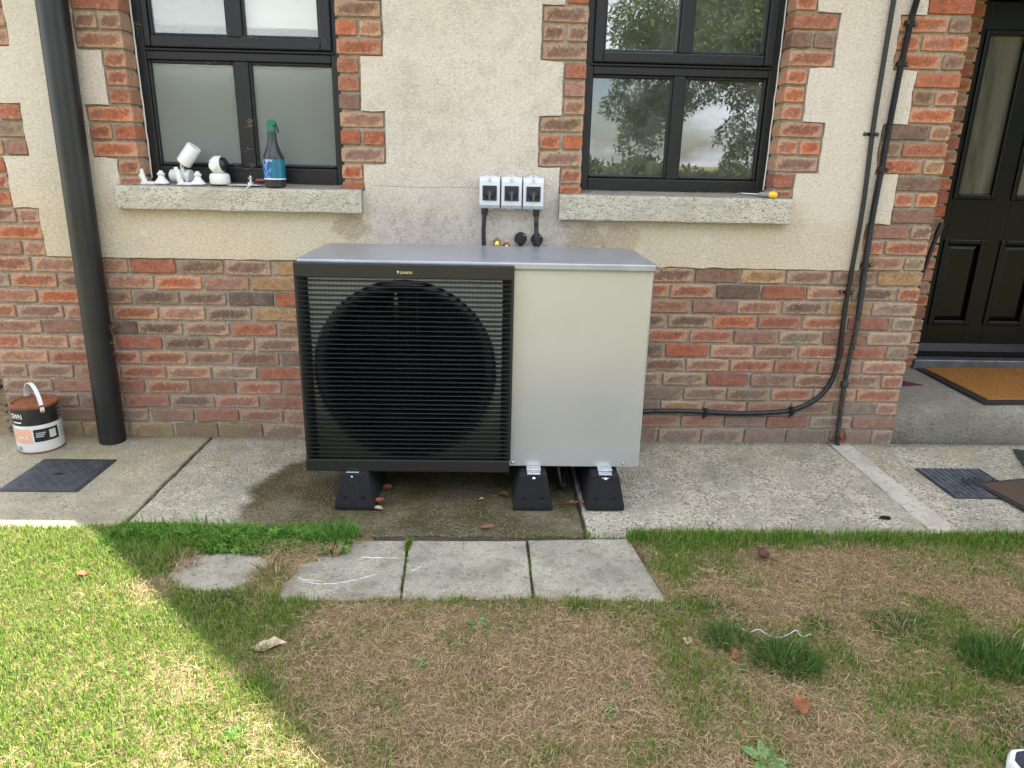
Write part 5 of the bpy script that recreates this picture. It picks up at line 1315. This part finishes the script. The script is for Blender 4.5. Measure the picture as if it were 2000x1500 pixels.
# grass tufts that stand out of the lawn
def tuft(x, y, r, h, n, label, cols, dry=.1, seed=1, flat=.95, w=(.0018, .0032)):
    global rs
    rs = np.random.RandomState(seed); rr_ = np.sqrt(rs.rand(n))*r; a = rs.uniform(0, 2*PI, n); px, py = np.cos(a)*rr_, np.sin(a)*rr_*.8
    hh = h*rs.uniform(.5, 1.1, n)*(1-.35*(rr_/r)**2); col = pick(cols, n, .28); d = rs.rand(n) < dry; col[d] = pick(STRAW, d.sum(), .2)
    b = green_blades(px, py, hh, rs.uniform(*w, n), flat, col, np.full(n, .004))
    v = b[0].reshape(-1, 5, 3); out = np.stack([px, py], 1)/r                 # blades lean outwards
    for i, f in ((2, .22), (3, .22), (4, .62)): v[:, i, :2] += out*(hh*f)[:, None]
    o = tri_mesh('grass_tuft', v.reshape(-1, 3), b[1], M_GRASS, b[2]); o.location = (x, y, 0); tag(o, label, 'grass tuft', 'grass tufts in the lawn'); return o
DK = np.array([lin(78, 112, 44), lin(64, 98, 40), lin(96, 130, 54), lin(54, 84, 36)]); LT = np.array([lin(84, 132, 44), lin(104, 150, 56), lin(70, 116, 40)])
tuft(.860, -1.730, .092, .085, 1100, 'dense dark green tuft directly in front of the white string', DK, .04, 2)
tuft(.715, -1.630, .075, .072, 700, 'dark green tuft left of the white string', DK, .05, 3)
tuft(.72, -1.475, .10, .045, 600, 'low spreading green tuft right of the slab corner, above two darker tufts', DK, .10, 4)
tuft(1.03, -1.555, .050, .048, 220, 'small green tuft behind the white string', DK, .1, 5)
tuft(1.300, -1.560, .10, .055, 700, 'mid green tuft on the straw well right of the white string', DK, .12, 6)
tuft(1.500, -1.725, .12, .10, 1200, 'large dark tuft at the right edge of the lawn', DK, .04, 7)
tuft(1.41, -2.00, .13, .05, 800, 'loose green tuft near the shoe tip at lower right', DK, .12, 8)
tuft(-.560, -1.035, .060, .120, 300, 'tall bright green tuft against the wet concrete left of the paving slabs', LT, .05, 9)
tuft(-.565, -1.130, .034, .060, 130, 'dry straw tuft hanging over the second paving slab', STRAW, .0, 10)
tuft(-.745, -1.28, .075, .055, 300, 'straw and green tuft growing between the two left paving slabs', np.concatenate([STRAW, GREEN[:2]]), .3, 11)
tuft(-1.10, -1.20, .08, .045, 260, 'dry straw tuft at the left of the half buried slab', STRAW, .1, 12)
tuft(.30, -1.455, .03, .04, 90, 'little green weed tuft at the front of the middle slab', LT, .0, 13)
tuft(-.84, -1.45, .07, .05, 240, 'dark green clump at the shade edge below the half buried slab', DK, .05, 14)
# broad leaved weeds
def weed(x, y, n, r, label, seed, col, wd=.4):
    rr = random.Random(seed); g = G()
    for i in range(n):
        a = 2*PI*i/n+rr.uniform(-.3, .3); l = r*rr.uniform(.7, 1.1); c, s = math.cos(a), math.sin(a); lift = rr.uniform(.25, .7); m_ = 6; b = len(g.v)
        for k in range(m_+1):
            u = k/m_; w = l*wd*math.sin(PI*min(.98, u*.92+.06))*.5; d = l*u; z = .012+l*lift*u*(1-.55*u)
            for t in (-1, 0, 1): g.v.append((c*d-s*w*t, s*d+c*w*t, z+(.12*w if t else -.05*w)))
        for k in range(m_):
            for t in (0, 1): q = b+k*3+t; g.f.append((q, q+1, q+4, q+3))
    o = g.build('weed', col, smooth=60); o.location = (x, y, .004); tag(o, label, 'weed', 'broad leaved weeds in the lawn'); return o
WG = simple('weed_leaf', lin(92, 122, 66), .5, var=.25, vscale=60); WG2 = simple('weed_leaf_dark', lin(66, 104, 44), .5, var=.25, vscale=60)
weed(.672, -2.085, 7, .062, 'broad leaved dock weed at the bottom edge of the lawn', 3, WG, .42)
weed(-.025, -1.565, 11, .045, 'small dandelion like weed in the straw below the middle slab', 4, WG2, .38)
weed(.32, -1.92, 8, .030, 'small dark weed in the straw left of the orange leaf', 5, WG2, .5)
weed(.36, -1.83, 7, .028, 'tiny weed behind another weed in the straw', 6, WG2, .5)
weed(.93, -1.905, 7, .030, 'little weed right of the orange leaf', 7, WG2, .5)
weed(-.18, -1.74, 9, .034, 'small flat weed at lower centre of the shaded lawn', 8, WG2, .5)
weed(-.62, -1.99, 9, .035, 'flat weed on the sunlit grass near the bottom edge', 9, WG2, .5)
weed(-1.22, -1.18, 8, .030, 'flat weed at the end of the clover strip', 10, WG2, .5)

# side yard beyond the house corner: gravelly ground and a dark shrub
rs = np.random.RandomState(5); n = 420; V = []; T = []; C = []
oc = np.array([(1, 0, 0), (-1, 0, 0), (0, 1, 0), (0, -1, 0), (0, 0, 1), (0, 0, -1)]); ot = [(0, 2, 4), (2, 1, 4), (1, 3, 4), (3, 0, 4), (2, 0, 5), (1, 2, 5), (3, 1, 5), (0, 3, 5)]
for i in range(n):
    p = np.array([rs.uniform(-3.4, -2.36), rs.uniform(-.10, .9), .008]); s = rs.uniform(.006, .02); b = len(V); c = np.array(lin(150, 138, 120))*rs.uniform(.4, 1.2)
    for o in oc: V.append(p+o*s*rs.uniform(.6, 1.2, 3)); C.append(c)
    T += [(b+a, b+b_, b+c_) for a, b_, c_ in ot]
G().box(-4.6, XL+.02, .022, 6, -.12, -.004)  .build('side_yard', M_SOIL, kind='structure')
gv = tri_mesh('gravel', np.array(V), np.array(T), M_GRASS, np.array(C), kind='stuff'); gv['label'] = 'loose gravel round the house corner'

# ================================================================== TREES in front of the house (seen in the window glass)
M_BARK = simple('bark', lin(84, 70, 58), .9, 0, .2, .3, 9, .8, 30, .02)
def foliage(name, parent, clumps, n, size, pal, seed, asp=.3, droop=.5):
    r = np.random.RandomState(seed); cw = np.array([c[3] for c in clumps], float)**2; ci = r.choice(len(clumps), n, p=cw/cw.sum()); c = np.array(clumps)[ci]
    d = r.normal(0, 1, (n, 3)); d /= np.linalg.norm(d, axis=1)[:, None]; rad = c[:, 3]*np.cbrt(r.uniform(.15, 1, n)); p = c[:, :3]+d*rad[:, None]*np.array([1, 1, .75])
    a = r.normal(0, 1, (n, 3)); a[:, 2] -= droop; a /= np.linalg.norm(a, axis=1)[:, None]; b = np.cross(a, r.normal(0, 1, (n, 3))); b /= np.linalg.norm(b, axis=1)[:, None]
    l = size*r.uniform(.6, 1.3, n)[:, None]; V = np.stack([p, p+a*l*.5+b*l*asp*.5, p+a*l, p+a*l*.5-b*l*asp*.5], 1).reshape(-1, 3)
    o = (np.arange(n)*4)[:, None, None]; T = (np.array([[0, 1, 2], [0, 2, 3]])[None]+o).reshape(-1, 3); C = pal[r.randint(0, len(pal), n)]*r.uniform(.7, 1.3, (n, 1))
    return tri_mesh(name, V, T, M_GRASS, np.repeat(C, 4, 0), parent)
TP = np.array([lin(112, 136, 60), lin(92, 120, 52), lin(134, 154, 74), lin(76, 100, 46)])
def tree(loc, label, trunk, limbs, clumps, n, size, seed, pal=TP, asp=.28):
    t = thing('garden_tree', label, 'tree', loc, 'garden trees opposite the house')
    g = G(); g.tube(spline(trunk, 5), [.17*(1-.6*i/(len(trunk)*5-5)) for i in range(len(trunk)*5-4)], 10); g.build('trunk', M_BARK, t, smooth=60)
    g = G()
    for l in limbs: sp_ = spline(l, 5); g.tube(sp_, [.055*(1-.85*i/(len(sp_)-1)) for i in range(len(sp_))], 7)
    g.build('limbs', M_BARK, t, smooth=60)
    foliage('crown', t, clumps, n, size, pal, seed, asp); return t
r_ = random.Random(31)
def cl_line(a, b, n, s0, s1, jit=.25):
    return [tuple(a[k]+(b[k]-a[k])*i/max(1, n-1)+r_.uniform(-jit, jit) for k in range(3))+(r_.uniform(s0, s1),) for i in range(n)]
A = (4.9, -9.6, 0)
clA = cl_line((-2.6, .4, 2.3), (-2.0, .4, 3.4), 5, .25, .42, .15)+cl_line((-2.2, .2, 3.2), (-.4, 0, 4.6), 9, .45, .75)+cl_line((-1.0, .2, 2.9), (.6, 0, 3.9), 6, .35, .6)+cl_line((-1.6, 0, 4.6), (1.8, 0, 5.4), 9, .6, .95)+cl_line((-2.5, .5, 2.0), (-2.2, .5, 2.5), 3, .2, .32, .12)+cl_line((-1.0, .6, 3.6), (.2, .6, 3.4), 5, .3, .5)
clA2 = cl_line((-2.55, .4, 1.75), (-2.0, .4, 2.5), 6, .26, .40, .12)+cl_line((-2.1, .4, 1.9), (-1.9, .4, 2.6), 4, .25, .38, .1)+cl_line((-2.3, .6, 3.2), (-.3, .6, 3.1), 8, .4, .6, .2)+cl_line((-2.6, .5, 3.6), (.8, .5, 4.0), 9, .5, .8, .2)+cl_line((-2.2, .5, 2.2), (-1.5, .5, 2.6), 5, .28, .42, .15)
tree(A, 'leafy garden tree with a hanging left bough, reflected in the clear window', [(0, 0, 0), (.05, 0, 1.4), (-.1, 0, 2.8), (.1, 0, 4.4)], [[(0, 0, 2.2), (-.9, .2, 3.2), (-2.1, .3, 3.5), (-2.6, .4, 2.8)], [(0, 0, 2.9), (-.8, .1, 4.2), (-1.6, 0, 5.0)], [(0, 0, 3.0), (.8, .1, 4.0), (1.6, 0, 5.2)], [(0, 0, 2.0), (-.5, .3, 2.6), (-1.1, .4, 2.9), (-1.5, .4, 2.6)]], clA+clA2, 60000, .105, 5)
Bt = (5.55, -8.6, 0)
clB = cl_line((-1.75, .2, 2.6), (-1.2, .2, 3.7), 6, .28, .45, .15)+cl_line((-1.4, .1, 1.4), (-.9, 0, 2.6), 6, .3, .5, .15)+cl_line((-1.0, 0, 3.2), (1.4, 0, 4.2), 7, .55, .9)+cl_line((-.8, 0, 1.6), (1.0, 0, 2.6), 6, .45, .7)
tree(Bt, 'darker garden tree at the right of the reflection in the clear window', [(0, 0, 0), (-.1, 0, 1.2), (.1, 0, 2.6), (0, 0, 3.8)], [[(0, 0, 1.6), (-.7, .1, 2.4), (-1.5, .2, 3.0)], [(0, 0, 1.2), (-.6, .1, 1.6), (-1.2, .1, 1.7)], [(0, 0, 2.2), (.7, 0, 3.2), (1.3, 0, 3.9)]], clB+cl_line((-1.75, .2, 1.25), (-1.5, .2, 2.7), 7, .20, .34, .1)+cl_line((-2.2, .3, 3.2), (.6, .3, 3.8), 7, .4, .7, .2), 32000, .10, 6, TP*.8)
h2 = thing('hedge', 'tall dark row of conifers added out of view for the door glass to reflect', 'hedge', (13.0, -13.5, 0))  # unseen row, added to darken what the door glass reflects
G().box(-5, 5, -.3, .3, 0, 4.5).build('stems', M_BARK, h2)
foliage('foliage', h2, [(x, r_.uniform(-.3, .3), z+r_.uniform(-.2, .2), 1.0) for x in np.arange(-5.2, 5.3, 1.0) for z in (.7, 1.9, 3.1, 4.3, 5.3)], 16000, .3, TP*.9, 9, .5, 0)
h3 = thing('hedge', 'low loose hedge along the far side of the lawn', 'hedge', (4.5, -19, 0))
G().box(-7, 6, -.2, .2, 0, 1.1).build('stems', M_BARK, h3)
foliage('foliage', h3, [(x, r_.uniform(-.3, .3), r_.uniform(.3, 1.15), .55) for x in np.arange(-7.2, 6.3, .40)], 15000, .2, TP*.55, 10, .5, 0)
hd_ = thing('hedge', 'tall clipped hedge facing the house beyond the lawn', 'hedge', (-8.5, -16, 0))
G().box(-5.5, 5.5, -.4, .4, 0, 3.1).build('stems', M_BARK, hd_)
foliage('foliage', hd_, [(x, r_.uniform(-.3, .3), z+r_.uniform(-.2, .2), .75) for x in np.arange(-5.6, 5.7, .8) for z in (.6, 1.5, 2.4, 3.2)], 16000, .22, TP*.85, 8, .55, 0)
for i, (x, y, s, lab) in enumerate(((1.9, -13, .8, 'low bush at the left of the reflection in the clear window'), (3.8, -15, .7, 'low bush behind the garden trees'), (6.5, -16, .8, 'broad bush far right behind the garden trees'))):
    t = thing('bush', lab, 'bush', (x, y, 0), 'bushes beyond the lawn')
    G().tube([(0, 0, 0), (.05, 0, .5), (-.05, 0, 1.0)], [.06, .05, .03], 7).build('stem', M_BARK, t)
    foliage('foliage', t, [(r_.uniform(-.9, .9)*s, r_.uniform(-.5, .5), r_.uniform(.4, 1.0)*s, .5*s) for _ in range(9)], 3500, .14, TP*.9, 60+i, .4, 0)
sb = thing('shrub', 'dark shrub in the side yard behind the house corner', 'shrub', (-3.1, 1.2, 0))
G().tube([(0, 0, 0), (0, 0, .8)], [.05, .03], 7).build('stem', M_BARK, sb); foliage('foliage', sb, [(r_.uniform(-.5, .5), r_.uniform(-.4, .4), r_.uniform(.3, 1.5), .35) for _ in range(12)], 4000, .09, TP*.4, 77, .5, 0)
